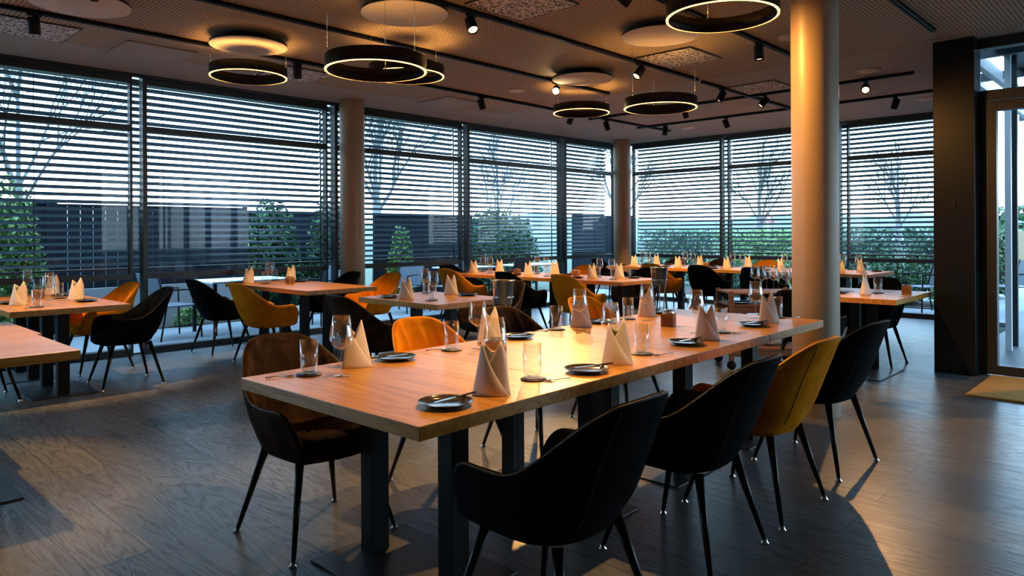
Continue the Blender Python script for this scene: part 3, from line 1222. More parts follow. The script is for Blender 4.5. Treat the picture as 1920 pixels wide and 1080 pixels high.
M['pipe_black'] = plain('black_piping_painted_sheen', (0.013, 0.013, 0.015), 0.6)  # piping lighter than the velvet: rim sheen painted into its colour
M['pipe_brown'] = plain('brown_piping_painted_sheen', (0.04, 0.026, 0.02), 0.6)
M['pipe_mustard'] = plain('mustard_piping_painted_sheen', (0.75, 0.36, 0.05), 0.6)
VEL = {'black': 'black', 'mustard': 'mustard', 'brown': 'brownblack'}
WORD = {'black': 'black', 'mustard': 'mustard yellow', 'brown': 'dark brown'}


def chair(cx, cy, face, colour, label, group):
    return place('chair_' + colour, lambda: make_chair(M[VEL[colour]], M['pipe_' + colour]), label, (cx, cy, 0), math.radians(face) - PI / 2, group)


g1 = 'velvet tub chairs along the near side of the long table'
chair(1.86, 1.60, 92, 'black', 'black velvet tub chair in the foreground, nearest the viewer', g1)
chair(2.77, 1.62, 92, 'black', 'black velvet tub chair between the foreground one and mustard one', g1)
chair(3.48, 1.63, 90, 'mustard', 'mustard velvet tub chair, back turned, at the right of long table', g1)
chair(4.34, 1.655, 86, 'black', 'black velvet tub chair rightmost along the long table', g1)
g2 = 'velvet tub chairs along the far side of the long table'
chair(1.76, 2.95, 270, 'brown', 'dark brown pleated tub chair behind left corner of long table', g2)
chair(2.65, 2.99, 268, 'mustard', 'mustard pleated tub chair, back visible, behind middle of long table', g2)
chair(3.44, 3.06, 270, 'brown', 'dark brown tub chair between two mustard ones behind long table', g2)
chair(4.41, 3.12, 272, 'mustard', 'mustard tub chair half hidden behind napkin, far along long table', g2)
g3 = 'velvet tub chairs at the left window tables'
chair(2.30, 7.15, 176, 'black', 'black tub chair at right end of the left napkin table', g3)
chair(2.33, 8.12, 186, 'mustard', 'mustard tub chair behind the left table near window post', g3)
chair(1.20, 7.28, 0, 'black', 'black tub chair cut by the left edge, only legs showing', g3)
g4 = 'velvet tub chairs around the table before the left column'
chair(3.74, 7.24, 0, 'mustard', 'mustard tub chair seen from behind left of the column table', g4)
chair(3.70, 8.24, 2, 'black', 'black tub chair next to window, left of the mustard one', g4)
chair(5.20, 7.42, 182, 'mustard', 'mustard tub chair just right of the left column', g4)
chair(5.03, 8.06, 182, 'black', 'black tub chair mostly hidden behind the left column', g4)
g5 = 'velvet tub chairs around the middle table'
chair(3.60, 5.10, 0, 'brown', 'dark brown tub chair left of the middle table, back turned', g5)
chair(5.12, 5.22, 180, 'brown', 'dark brown rounded tub chair right of the middle table', g5)
g6 = 'velvet tub chairs beside the row of tables before the corner'
chair(7.00, 5.55, 0, 'mustard', 'mustard tub chair in room centre, back towards the viewer', g6)
chair(6.98, 6.50, 0, 'black', 'black tub chair in room centre, left of the mustard one', g6)
chair(7.05, 7.72, 0, 'mustard', 'mustard tub chair near left windows behind the folded napkin', g6)
chair(7.60, 8.38, 270, 'black', 'black tub chair at the window end of middle row', g6)
chair(8.48, 6.85, 180, 'mustard', 'mustard tub chair behind the middle row, near the corner', g6)
chair(8.30, 5.60, 180, 'black', 'black tub chair right of the middle row, mostly hidden', g6)
g7 = 'velvet tub chairs beside the far right row of tables'
chair(10.20, 6.36, 0, 'mustard', 'mustard tub chair before the far right row, by ice bucket', g7)
chair(10.20, 5.50, 0, 'black', 'black tub chair before far row, left of the other', g7)
chair(9.98, 4.50, -6, 'black', 'black tub chair before far row, nearest the big column', g7)
chair(11.88, 7.25, 180, 'brown', 'dark brown tub chair behind far row, close to corner', g7)
chair(11.88, 6.36, 180, 'brown', 'dark brown tub chair behind far row, between two napkins', g7)
chair(11.88, 5.47, 180, 'mustard', 'mustard tub chair behind far row, back towards the windows', g7)
chair(11.88, 4.58, 180, 'mustard', 'mustard tub chair behind far row beside the big column', g7)
chair(11.10, 8.02, 270, 'black', 'black tub chair at corner end of the far row', g7)
g8 = 'velvet tub chairs at the table right of the column'
chair(6.50, 2.52, 4, 'black', 'black tub chair immediately right of the big column', g8)
chair(7.95, 2.44, 180, 'black', 'black tub chair at the far side of the right table', g8)


# ---------------- table ware
def polyline(pts, u):
    """smooth point at u 0..1 on a quadratic spline through three points, or a straight run"""
    pts = [Vector(p) for p in pts]
    if len(pts) == 2:
        return pts[0].lerp(pts[1], u)
    a, b, c = pts
    m = b * 2 - (a + c) / 2
    return a * (1 - u) ** 2 + m * 2 * u * (1 - u) + c * u * u


def make_napkin(hl=0.188, hr=0.212, notch=0.128):
    """napkin folded into a standing mitre: two peaks and a crossing diagonal fold in front"""
    bm = bmesh.new()
    PL, PR = (-0.036, 0.004, hl), (0.034, 0.012, hr)

    def sheet(bot, top, nu=14, nv=10, belly=0.0, out=(0, -1, 0)):
        g = []
        for i in range(nu + 1):
            u = i / nu
            p0, p1 = bot(u), top(u)
            col = []
            for j in range(nv + 1):
                v = j / nv
                p = p0.lerp(p1, v) + Vector(out) * belly * math.sin(v * PI) * math.sin(u * PI)
                col.append(bm.verts.new(p))
            g.append(col)
        for i in range(nu):
            for j in range(nv):
                q = [g[i][j], g[i + 1][j], g[i + 1][j + 1], g[i][j + 1]]
                if (q[2].co - q[1].co).length < 1e-6:
                    q = q[:2] + q[3:]
                f = bm.faces.new(q)
                f.smooth = True
    # front panel: its edge runs from the left peak down to the right foot
    sheet(lambda u: polyline([(-0.070, -0.022, 0), (0.0, -0.048, 0), (0.0705, -0.030, 0)], u),
          lambda u: polyline([PL, (0.008, -0.030, hl * 0.50), (0.0705, -0.030, 0.001)], u), belly=0.006)
    # right panel: comes from behind the front panel up to the right peak
    def top_r(u):
        if u < 0.62:
            return polyline([(-0.018, -0.010, notch - 0.012), (0.004, -0.006, notch + 0.020), PR], u / 0.62)
        return polyline([PR, (0.050, 0.018, 0.150), (0.056, 0.022, 0.118)], (u - 0.62) / 0.38)
    sheet(lambda u: polyline([(-0.018, -0.036, 0), (0.064, -0.028, 0), (0.058, 0.022, 0)], u), top_r, nu=22, belly=0.003)
    # back panel with its own notch
    def top_b(u):
        if u < 0.35:
            return polyline([(0.056, 0.023, 0.118), (0.048, 0.021, 0.165), PR], u / 0.35)
        if u < 0.62:
            return polyline([PR, (0.006, 0.016, notch + 0.022)], (u - 0.35) / 0.27)
        return polyline([(0.006, 0.016, notch + 0.022), PL], (u - 0.62) / 0.38)
    sheet(lambda u: polyline([(0.058, 0.023, 0), (0.0, 0.050, 0), (-0.070, -0.0215, 0)], u), top_b, nu=24, belly=0.004, out=(0, 1, 0))
    o = obj('folded_napkin', bm, M['napkin'], recalc=False)
    md = o.modifiers.new('thickness', 'SOLIDIFY')
    md.thickness = 0.0022
    md.offset = -0.2
    o['category'] = 'napkin'
    return o


def make_plate():
    bm = bmesh.new()
    lathe(bm, [(0, 0.004), (0.045, 0.004), (0.048, 0.0), (0.053, 0.0), (0.060, 0.004), (0.084, 0.011), (0.0955, 0.0165),
               (0.097, 0.0185), (0.0945, 0.0185), (0.081, 0.0135), (0.060, 0.0085), (0.0, 0.0085)], 48)
    o = obj('side_plate', bm, M['plate'])
    o['category'] = 'plate'
    return o


def make_knife():
    t = thing('table_knife', '', 'knife')
    bm = bmesh.new()
    box(bm, 0.02, 0.115, -0.0055, 0.0055, 0.0, 0.006)
    obj('handle', bm, M['blackmetal'], t, bevel=0.002)
    bm = bmesh.new()
    pts = [(-0.095, 0.0), (-0.085, 0.006), (-0.05, 0.009), (0.0, 0.007), (0.02, 0.0035), (0.02, -0.0035), (-0.05, -0.005), (-0.085, -0.004)]
    va = [bm.verts.new((x, y, 0.0018)) for x, y in pts]
    vb = [bm.verts.new((x, y, 0.0032)) for x, y in pts]
    bm.faces.new(va[::-1])
    bm.faces.new(vb)
    for k in range(len(pts)):
        j = (k + 1) % len(pts)
        bm.faces.new((va[k], va[j], vb[j], vb[k]))
    obj('blade', bm, M['chrome'], t)
    return t


def make_spoon():
    t = thing('small_spoon', '', 'spoon')
    bm = bmesh.new()
    tube(bm, [(0.018, 0, 0.003), (0.06, 0, 0.006), (0.10, 0, 0.004)], [0.0022, 0.0022, 0.0032], 8)
    obj('handle', bm, M['chrome'], t)
    bm = bmesh.new()
    lathe(bm, [(0, 0.001), (0.010, 0.002), (0.0125, 0.0055), (0.0118, 0.0055), (0.009, 0.003), (0, 0.0022)], 20)
    for v in bm.verts:
        v.co.x *= 1.6
    obj('bowl', bm, M['chrome'], t)
    return t


def make_tumbler():
    bm = bmesh.new()
    lathe(bm, [(0, 0.0), (0.032, 0.0), (0.034, 0.003), (0.0378, 0.06), (0.0375, 0.143), (0.0362, 0.143),
               (0.0362, 0.06), (0.0325, 0.018), (0.027, 0.013), (0, 0.013)], 40)
    o = obj('water_tumbler', bm, M['glass'])
    o['category'] = 'drinking glass'
    return o


def make_coaster():
    bm = bmesh.new()
    lathe(bm, [(0, 0), (0.053, 0), (0.054, 0.002), (0.053, 0.005), (0, 0.005)], 36)
    o = obj('coaster', bm, M['coaster'])
    o['category'] = 'coaster'
    return o


def make_wine():
    t = thing('wine_glass', '', 'wine glass')
    bm = bmesh.new()
    lathe(bm, [(0.004, 0.112), (0.014, 0.115), (0.040, 0.135), (0.0505, 0.158), (0.049, 0.172), (0.042, 0.212), (0.0345, 0.255),
               (0.0335, 0.255), (0.041, 0.212), (0.048, 0.172), (0.0495, 0.158), (0.039, 0.136), (0.013, 0.1165), (0, 0.1155)], 36)
    obj('bowl', bm, M['glass'], t)
    bm = bmesh.new()
    lathe(bm, [(0.006, 0.004), (0.0035, 0.015), (0.0032, 0.09), (0.005, 0.112)], 16)
    obj('stem', bm, M['glass'], t)
    bm = bmesh.new()
    lathe(bm, [(0, 0), (0.036, 0), (0.036, 0.0015), (0.015, 0.003), (0.006, 0.005), (0, 0.005)], 32)
    obj('foot', bm, M['glass'], t)
    return t


def make_block():
    t = thing('wooden_table_block', '', 'wooden box')
    bm = bmesh.new()
    box(bm, -0.04, 0.04, -0.04, 0.04, 0.0, 0.078)
    obj('block', bm, M['cube'], t, bevel=0.002)
    for rz in range(4):
        bm = bmesh.new()
        for q in ((-0.024, 0.024, 0.052, 0.055), (-0.024, 0.024, 0.022, 0.025), (-0.024, -0.021, 0.025, 0.052), (0.021, 0.024, 0.025, 0.052),
                  (-0.012, -0.004, 0.030, 0.036), (0.004, 0.012, 0.040, 0.046), (-0.012, 0.002, 0.042, 0.048), (0.0, 0.014, 0.029, 0.034)):
            box(bm, q[0], q[1], -0.0408, -0.0398, q[2], q[3])
        bmesh.ops.rotate(bm, matrix=Matrix.Rotation(rz * PI / 2, 3, 'Z'), verts=bm.verts[:])
        obj('engraved_mark', bm, M['cube_dark'], t)
    bm = bmesh.new()
    lathe(bm, [(0, 0.078), (0.033, 0.078), (0.036, 0.088), (0.034, 0.088), (0.031, 0.081), (0, 0.081)], 28)
    obj('metal_dish', bm, M['steel'], t)
    return t


TZ = 0.7705


def put(key, builder, label, x, y, rot, group, z=TZ):
    return place(key, builder, label, (x, y, z), rot, group)


def setting(x, y, face, who, where, items='NPKGCSW', jitter=True, nk=None, gsuf=''):
    """place setting; face = direction the diner looks (deg); local +y is away from the diner"""
    a = math.radians(face) - PI / 2

    def W(lx, ly):
        return (x + lx * math.cos(a) - ly * math.sin(a), y + lx * math.sin(a) + ly * math.cos(a))
    j = random.uniform(-0.25, 0.25) if nk is None else nk
    if 'N' in items:
        nkey = 'napkin' + random.choice('ab')
        bld = (lambda: make_napkin()) if nkey[-1] == 'a' else (lambda: make_napkin(0.196, 0.200, 0.120))
        p = W(0, 0)
        put(nkey, bld, 'white folded napkin ' + who, p[0], p[1], -PI / 4 + j * 0.6 + 0.1, 'folded napkins ' + where)
    if 'P' in items:
        p = W(-0.235, -0.01)
        put('plate', make_plate, 'dark side plate ' + who, p[0], p[1], 0, 'side plates ' + where)
    if 'K' in items:
        p = W(-0.20, -0.01)
        put('knife', make_knife, 'knife laid on the side plate ' + who, p[0], p[1], a + PI + random.uniform(-0.3, 0.1) + PI, 'table knives ' + where, TZ + 0.0187)
    if 'C' in items:
        p = W(0.30, 0.06)
        put('coaster', make_coaster, 'round black coaster ' + who, p[0], p[1], 0, 'coasters ' + where)
    if 'G' in items:
        p = W(0.297, 0.065)
        put('tumbler', make_tumbler, 'clear water tumbler ' + who, p[0], p[1], 0, 'water tumblers ' + where, TZ + (0.0055 if 'C' in items else 0))
    if 'S' in items:
        p = W(0.315, -0.012)
        put('spoon', make_spoon, 'small spoon beside the coaster ' + who, p[0], p[1], a - 0.35, 'small spoons ' + where)
    if 'W' in items:
        p = W(0.19, 0.17)
        put('wine', make_wine, 'stemmed wine glass ' + who, p[0], p[1], random.random() * 6, 'wine glasses ' + where)


wh = 'on the long table'
setting(1.87, 1.90, 90, 'at nearest place before foreground black chair', wh, nk=-0.42)
setting(2.68, 1.91, 90, 'before second black chair, near side', wh, nk=-0.30)
setting(3.64, 1.985, 90, 'before mustard chair, near side of long table', wh, nk=-0.35)
setting(4.58, 2.05, 90, 'at near side place by big column', wh, nk=-0.15)
setting(1.84, 2.745, 270, 'at left corner before dark brown chair', wh, nk=0.75, items='NPKS')
put('coaster', make_coaster, 'round black coaster at left corner before dark brown chair', 1.600, 2.735, 0, 'coasters ' + wh)
put('tumbler', make_tumbler, 'clear water tumbler at left corner before dark brown chair', 1.600, 2.735, 0, 'water tumblers ' + wh, TZ + 0.0055)
put('wine', make_wine, 'stemmed wine glass at left corner before dark brown chair', 1.68, 2.61, 0, 'wine glasses ' + wh)
setting(2.73, 2.79, 270, 'before mustard chair behind long table', wh, nk=0.1, items='NPKS')
put('coaster', make_coaster, 'round black coaster before mustard chair behind long table', 2.43, 2.76, 0, 'coasters ' + wh)
put('tumbler', make_tumbler, 'clear water tumbler before mustard chair behind long table', 2.43, 2.76, 0, 'water tumblers ' + wh, TZ + 0.0055)
put('wine', make_wine, 'stemmed wine glass before mustard chair behind long table', 2.57, 2.71, 0, 'wine glasses ' + wh)
setting(3.60, 2.85, 270, 'at third place along far side', wh, nk=0.1, items='NPKS')
put('coaster', make_coaster, 'round black coaster at third place along far side', 3.38, 2.86, 0, 'coasters ' + wh)
put('tumbler', make_tumbler, 'clear water tumbler at third place along far side', 3.38, 2.86, 0, 'water tumblers ' + wh, TZ + 0.0055)
put('wine', make_wine, 'stemmed wine glass at third place along far side', 3.46, 2.74, 0, 'wine glasses ' + wh)
setting(4.36, 2.85, 270, 'at last place along far side', wh, nk=0.1, items='NPKS')
put('coaster', make_coaster, 'round black coaster at last place along far side', 4.12, 2.84, 0, 'coasters ' + wh)
put('tumbler', make_tumbler, 'clear water tumbler at last place along far side', 4.12, 2.84, 0, 'water tumblers ' + wh, TZ + 0.0055)
put('wine', make_wine, 'stemmed wine glass at last place along far side', 4.14, 2.70, 0, 'wine glasses ' + wh)
put('block', make_block, 'wooden cube with metal dish near far end of long table', 3.99, 2.44, 0.3, 'wooden cubes with metal dishes')
put('block', make_block, 'wooden cube with metal dish hidden behind nearest tall napkin', 2.46, 2.47, 0.3, 'wooden cubes with metal dishes')

wh = 'on the left window table'
setting(1.99, 7.50, 180, 'before black chair on left window table', wh)
setting(2.0, 8.35, 180, 'at window end of left table', wh)
setting(1.50, 7.30, 0, 'cut by left picture edge', wh)
put('block', make_block, 'wooden cube on the table at far left', 1.79, 7.95, 0.2, 'wooden cubes with metal dishes')
wh = 'on the table before the left column'
setting(4.12, 8.45, 0, 'behind mustard chair, left window side', wh)
setting(4.66, 8.40, 180, 'behind cube left of left column', wh)
put('block', make_block, 'wooden cube on the table left of left column', 4.40, 7.95, 0.2, 'wooden cubes with metal dishes')
wh = 'on the middle table'
setting(4.06, 5.24, 0, 'left side of the middle table', wh, nk=0.2)
setting(4.66, 5.30, 180, 'right side of the middle table', wh, nk=0.2)
wh = 'on the row before the corner'
for k, wd in enumerate(['nearest table of corner row', 'middle table of corner row', 'farthest table of corner row']):
    setting(7.40, 5.66 + k * 1.12, 0, 'left side, ' + wd, wh)
    setting(7.86, 5.56 + k * 1.12, 180, 'right side, ' + wd, wh)
put('block', make_block, 'wooden cube at joint of the two nearer corner row tables', 7.70, 6.15, 0.2, 'wooden cubes with metal dishes')
put('block', make_block, 'wooden cube toward window end of corner row', 7.52, 7.10, 0.2, 'wooden cubes with metal dishes')
wh = 'on the far right row'
for k, wd in enumerate(['first far row table from corner', 'second far row table from corner', 'third far row table from corner',
                        'fourth far row table from corner', 'far row table behind big column']):
    setting(10.74, 7.27 - k * 0.889, 0, 'room side, ' + wd, wh, items='NPGCW')
    setting(11.40, 7.22 - k * 0.889, 180, 'window side, ' + wd, wh, items='NPGCW')
put('block', make_block, 'wooden cube on the far right row near ice bucket', 11.06, 6.02, 0.2, 'wooden cubes with metal dishes')
wh = 'on the table right of the column'
setting(7.20, 2.27, 0, 'right of big column, nearer one', wh, items='NPKS', nk=0.9)
setting(7.03, 2.655, 0, 'touching the big column edge', wh, items='N', nk=0.2)
put('wine', make_wine, 'stemmed wine glass touching the big column edge', 7.36, 2.64, 0, 'wine glasses ' + wh)
put('coaster', make_coaster, 'round black coaster on table right of big column', 7.42, 2.22, 0, 'coasters ' + wh)
put('tumbler', make_tumbler, 'clear water tumbler on table right of big column', 7.42, 2.22, 0, 'water tumblers ' + wh, TZ + 0.0055)
put('block', make_block, 'wooden cube right of big column near table corner', 7.53, 2.00, 0.2, 'wooden cubes with metal dishes')


# ---------------- wine coolers on stands
def cooler(x, y, label):
    t = thing('wine_cooler', label, 'ice bucket', (x, y, 0), 0, 'steel wine coolers on stands')
    bm = bmesh.new()
    lathe(bm, [(0, 0.745), (0.075, 0.745), (0.082, 0.76), (0.098, 0.945), (0.106, 0.952), (0.104, 0.958), (0.094, 0.952), (0.078, 0.765), (0, 0.757)], 40)
    obj('bucket', bm, M['steel'], t)
    bm = bmesh.new()
    lathe(bm, [(0.088, 0.80), (0.094, 0.80), (0.094, 0.81), (0.088, 0.81), (0.088, 0.80)], 40)
    obj('stand_ring', bm, M['steel'], t)
    for k in range(3):
        a = k * 2 * PI / 3 + 0.5
        bm = bmesh.new()
        c, s = math.cos(a), math.sin(a)
        tube(bm, [(0.091 * c, 0.091 * s, 0.805), (0.05 * c, 0.05 * s, 0.4), (0.15 * c, 0.15 * s, 0.008)], 0.007, 8)
        obj('stand_leg', bm, M['steel'], t)
    for sx in (-1, 1):
        bm = bmesh.new()
        tube(bm, [(sx * 0.10, -0.02, 0.90), (sx * 0.125, 0, 0.905), (sx * 0.10, 0.02, 0.90)], 0.005, 8)
        obj('bucket_handle', bm, M['steel'], t)


cooler(4.50, 4.42, 'steel wine cooler on stand at the middle table corner')
cooler(7.32, 4.60, 'steel wine cooler on stand left of far black chairs')

# ---------------- wooden service trolley
t = thing('service_trolley', 'brown wooden service trolley with glasses, left of big column', 'trolley', (7.05, 3.24, 0), math.radians(-46))
for sx in (-1, 1):
    for sy in (-1, 1):
        boxobj('post', (sx * 0.36 - 0.022, sx * 0.36 + 0.022, sy * 0.22 - 0.022, sy * 0.22 + 0.022, 0.09, 0.78), M['brownwood'], t, 0.003)
        bm = bmesh.new()
        lathe(bm, [(0, -0.016), (0.04, -0.016), (0.045, -0.010), (0.045, 0.010), (0.04, 0.016), (0, 0.016)], 20)
        bmesh.ops.rotate(bm, matrix=Matrix.Rotation(PI / 2, 3, 'X'), verts=bm.verts[:])
        bmesh.ops.translate(bm, vec=(sx * 0.36, sy * 0.22, 0.045), verts=bm.verts[:])
        obj('caster', bm, M['blackmetal'], t)
for z in (0.20, 0.63, 0.75):
    bm = bmesh.new()
    box(bm, -0.38, 0.38, -0.24, 0.24, z, z + 0.016)
    obj('shelf', bm, M['brownwood'], t, bevel=0.002)
    for sy in (-1, 1):
        if z != 0.75:
            boxobj('apron_board', (-0.34, 0.34, sy * 0.22 - 0.008, sy * 0.22 + 0.008, z - 0.07, z - 0.001), M['brownwood'], t)


def on_trolley(lx, ly):
    a = math.radians(-46)
    return (7.05 + lx * math.cos(a) - ly * math.sin(a), 3.24 + lx * math.sin(a) + ly * math.cos(a))


k = 0
for lx in (-0.02, 0.10, 0.22, 0.33):
    for ly, nm in ((-0.13, 'front'), (0.07, 'rear')):
        p = on_trolley(lx, ly)
        put('wine', make_wine, 'wine glass standing among others on the brown service trolley', p[0], p[1], k, 'wine glasses on the trolley', 0.7665)
        k += 1
for lx in (-0.22, -0.1, 0.05, 0.2):
    p = on_trolley(lx, -0.12)
    put('plate', make_plate, 'dark side plate on the middle shelf of brown trolley', p[0], p[1], 0, 'plates on the trolley', 0.6462) if lx in (-0.22, 0.05) else None
for q, (lx, z0, n_) in enumerate(((-0.15, 0.2165, 4), (0.12, 0.2165, 5))):
    for i in range(n_):
        p = on_trolley(lx, 0)
        bm = bmesh.new()
        lathe(bm, [(0, 0.0), (0.05, 0.0), (0.095, 0.016), (0.097, 0.019), (0.05, 0.005), (0, 0.005)], 32)
        o = obj('white_plate', bm, M['whiteout'])
        o.location = (p[0], p[1], z0 + i * 0.0065)
        tag(o, 'white plate in the %s stack, %s from the bottom, on trolley' % (('left', 'right')[q], ('first', 'second', 'third', 'fourth', 'fifth')[i]),
            'plate', 'white plates stacked on the trolley')


# ================================================================== OUTDOORS
struct(boxobj('ground_terrace', (-8, 14.1, 8.95, 10.95, -0.06, -0.005), M['terrace']))
struct(boxobj('ground_terrace', (12.75, 14.1, 1.9, 8.95, -0.06, -0.005), M['terrace']))
struct(boxobj('ground_patio', (8.2, 14.1, -20, 1.9, -0.063, -0.006), M['terrace']))
struct(boxobj('ground_patio', (14.1, 28, -20, 5.6, -0.066, -0.009), M['terrace']))
struct(boxobj('ground_bed', (-8, 14.1, 10.95, 11.35, -0.06, 0.01), M['soil']))
struct(boxobj('ground_bed', (14.1, 15.6, 2.9, 12.0, -0.06, 0.01), M['soil']))
bm = bmesh.new()
box(bm, -60, 140, -60, 140, -0.2, -0.065)
struct(obj('ground_meadow', bm, M['grass']))

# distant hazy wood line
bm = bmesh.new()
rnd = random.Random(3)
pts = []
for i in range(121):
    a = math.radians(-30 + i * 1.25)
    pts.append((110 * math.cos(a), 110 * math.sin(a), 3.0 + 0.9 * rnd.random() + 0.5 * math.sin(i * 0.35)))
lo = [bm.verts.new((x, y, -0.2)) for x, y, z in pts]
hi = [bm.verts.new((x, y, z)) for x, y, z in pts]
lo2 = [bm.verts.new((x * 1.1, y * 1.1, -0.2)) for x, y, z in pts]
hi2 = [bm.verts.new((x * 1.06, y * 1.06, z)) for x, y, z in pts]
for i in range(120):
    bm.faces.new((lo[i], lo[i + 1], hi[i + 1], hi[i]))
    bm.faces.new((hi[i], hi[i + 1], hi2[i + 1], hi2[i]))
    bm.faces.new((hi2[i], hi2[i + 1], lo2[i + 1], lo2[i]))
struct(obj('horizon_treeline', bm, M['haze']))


def fence(x0, x1, y, h, label, posts=True):
    t = thing('garden_fence', label, 'fence', (x0, y, 0), 0, 'slate grey garden fence panels')
    L = x1 - x0
    bm = bmesh.new()
    n = max(1, int(L / 0.16))
    for i in range(n):
        box(bm, i * L / n + 0.004, (i + 1) * L / n - 0.004, 0.0, 0.022, 0.03, h)
    obj('boards', bm, M['fence'], t)
    boxobj('top_rail', (0, L, -0.015, 0.037, h, h + 0.03), M['fence'], t)
    for xx in (0.0, L):
        boxobj('fence_post', (xx - 0.03, xx + 0.03, -0.03, 0.03, 0.0, h + 0.05), M['fence'], t)


fence(-5.0, -0.2, 11.4, 1.80, 'slate fence panel outside beyond the left edge window')
fence(-0.1, 2.69, 11.4, 1.80, 'plain slate fence panel behind the leftmost blind')
fence(2.76, 5.5, 11.4, 1.78, 'slate fence panel outside, just right of first window post')
fence(5.62, 8.0, 12.2, 1.75, 'slate fence panel outside behind the two green shrubs')
fence(10.75, 14.2, 13.0, 1.7, 'slate fence panel outside behind the broad hedge')
fence(8.1, 10.6, 11.4, 1.72, 'slate fence panel outside, right of the left column')
fence(14.4, 17.0, 11.6, 1.8, 'slate fence panel outside near the room corner')
o = boxobj('garden_wall', (2.9, 5.4, 11.2, 11.3, 0.0, 0.62), M['concrete'])
tag(o, 'low pale concrete garden wall outside the left windows', 'wall')


def leaf_blob(bm, cx, cy, cz, rx, ry, rz, n, size, rnd):
    for _ in range(n):
        a, b = rnd.random() * 2 * PI, math.acos(rnd.uniform(-1, 1))
        rr = rnd.uniform(0.55, 1.0)
        p = Vector((cx + rx * rr * math.sin(b) * math.cos(a), cy + ry * rr * math.sin(b) * math.sin(a), cz + rz * rr * math.cos(b)))
        d = Vector((rnd.uniform(-1, 1), rnd.uniform(-1, 1), rnd.uniform(-0.6, 1))).normalized()
        e = d.cross(Vector((rnd.uniform(-1, 1), rnd.uniform(-1, 1), rnd.uniform(-1, 1)))).normalized()
        s = size * rnd.uniform(0.6, 1.3)
        f = e.cross(d) * s * 0.12
        vs = [bm.verts.new(p - d * s), bm.verts.new(p + e * s * 0.45 + f), bm.verts.new(p + d * s), bm.verts.new(p - e * s * 0.45 + f)]
        bm.faces.new(vs)


def shrub(x, y, w, dpt, h, label, mat='leaf', n=900, size=0.05, name='garden_shrub', cat='shrub', group=None, seed=1, z0=0.0):
    rnd = random.Random(seed)
    t = thing(name, label, cat, (x, y, z0), 0, group)
    bm = bmesh.new()
    leaf_blob(bm, 0, 0, h / 2 + 0.05, w / 2, dpt / 2, h / 2, n, size, rnd)
    k = max(2, int(w / 0.5))
    for i in range(k):
        leaf_blob(bm, (i + 0.5) / k * w - w / 2, 0, h * 0.35, w / k * 0.7, dpt / 2, h * 0.38, n // k, size, rnd)
    obj('foliage', bm, M[mat], t, recalc=False)
    bm = bmesh.new()
    for i in range(5):
        a = i * 1.3
        tube(bm, [(0.03 * math.cos(a), 0.03 * math.sin(a), -0.02), (w * 0.22 * math.cos(a), dpt * 0.22 * math.sin(a), h * 0.6)], [0.015, 0.006], 6)
    obj('stems', bm, M['bark'], t)


gs = 'shrubs in the garden bed outside the left windows'
shrub(2.16, 10.8, 0.6, 0.5, 2.1, 'leafy green shrub outside at the left picture edge', 'leaf2', 1500, 0.05, group=gs, seed=2)
shrub(6.10, 11.62, 0.90, 0.8, 2.0, 'dense green shrub behind blind left of left column', 'leaf', 2600, 0.055, group=gs, seed=3)
shrub(7.24, 11.6, 0.80, 0.7, 2.1, 'tall green shrub partly behind the left column', 'leaf', 1800, 0.055, group=gs, seed=4)
shrub(8.45, 11.05, 0.5, 0.4, 1.5, 'light green shrub directly right of the left column', 'leaf2', 1200, 0.05, group=gs, seed=5)
shrub(12.2, 12.2, 2.6, 1.0, 1.95, 'broad dark green hedge behind second blind from corner', 'leaf', 4200, 0.06, group=gs, seed=6)
for i, (px_, lab) in enumerate(((3.4, 'low plant in bed behind the left terrace chair'), (4.4, 'low plant in bed near window behind black chair'),
                                (1.4, 'low plant in bed beneath the leftmost window'))):
    shrub(px_, 10.96, 0.40, 0.22, 0.22, lab, 'leaf2', 260, 0.035, 'low_plant', 'plant', 'low plants in the terrace bed', 20 + i)
gh = 'hedges beyond the right windows'
hed = [(17.5, 10.4, 'clipped green hedge beyond the right windows near corner'), (17.5, 8.15, 'clipped green hedge beyond the first right blind'),
       (17.5, 5.9, 'clipped green hedge beyond blind left of big column'), (17.6, 3.7, 'clipped hedge outside just right of big column'),
       (17.6, 1.4, 'clipped hedge outside left of the dark wall panel')]
for i, (x, y, lab) in enumerate(hed):
    t = thing('clipped_hedge', lab, 'hedge', (x, y, 0), 0, gh)
    rnd = random.Random(40 + i)
    bm = bmesh.new()
    for _ in range(3600):
        p = Vector((rnd.uniform(-0.45, 0.45), rnd.uniform(-1.0, 1.0), rnd.uniform(0.05, 1.42)))
        d = Vector((rnd.uniform(-1, 1), rnd.uniform(-1, 1), rnd.uniform(-1, 1))).normalized()
        e = d.orthogonal().normalized()
        s = 0.06
        bm.faces.new([bm.verts.new(p - d * s), bm.verts.new(p + e * s * 0.6), bm.verts.new(p + d * s), bm.verts.new(p - e * s * 0.6)])
    obj('foliage', bm, M['leaf'] if i != 1 else M['leaf2'], t, recalc=False)
    bm = bmesh.new()
    for yy in (-0.6, 0, 0.6):
        tube(bm, [(0, yy, -0.02), (0.02, yy, 1.1)], [0.03, 0.012], 6)
    obj('stems', bm, M['bark'], t)
gb = 'shrubs in the bed outside the right windows'
shrub(14.75, 4.05, 0.95, 0.95, 0.85, 'round dark green shrub behind the table right of column', 'leaf', 1900, 0.04, group=gb, seed=9)
shrub(14.8, 3.15, 0.8, 0.8, 0.5, 'bright low shrub outside near the dark wall panel', 'leaf2', 1100, 0.04, group=gb, seed=10)
shrub(14.8, 5.3, 0.9, 0.8, 0.5, 'low shrub outside behind the big column', 'leaf2', 900, 0.04, group=gb, seed=11)
shrub(14.8, 7.2, 1.2, 0.8, 0.7, 'dark low shrub outside behind the far right tables', 'leaf', 1200, 0.04, group=gb, seed=12)


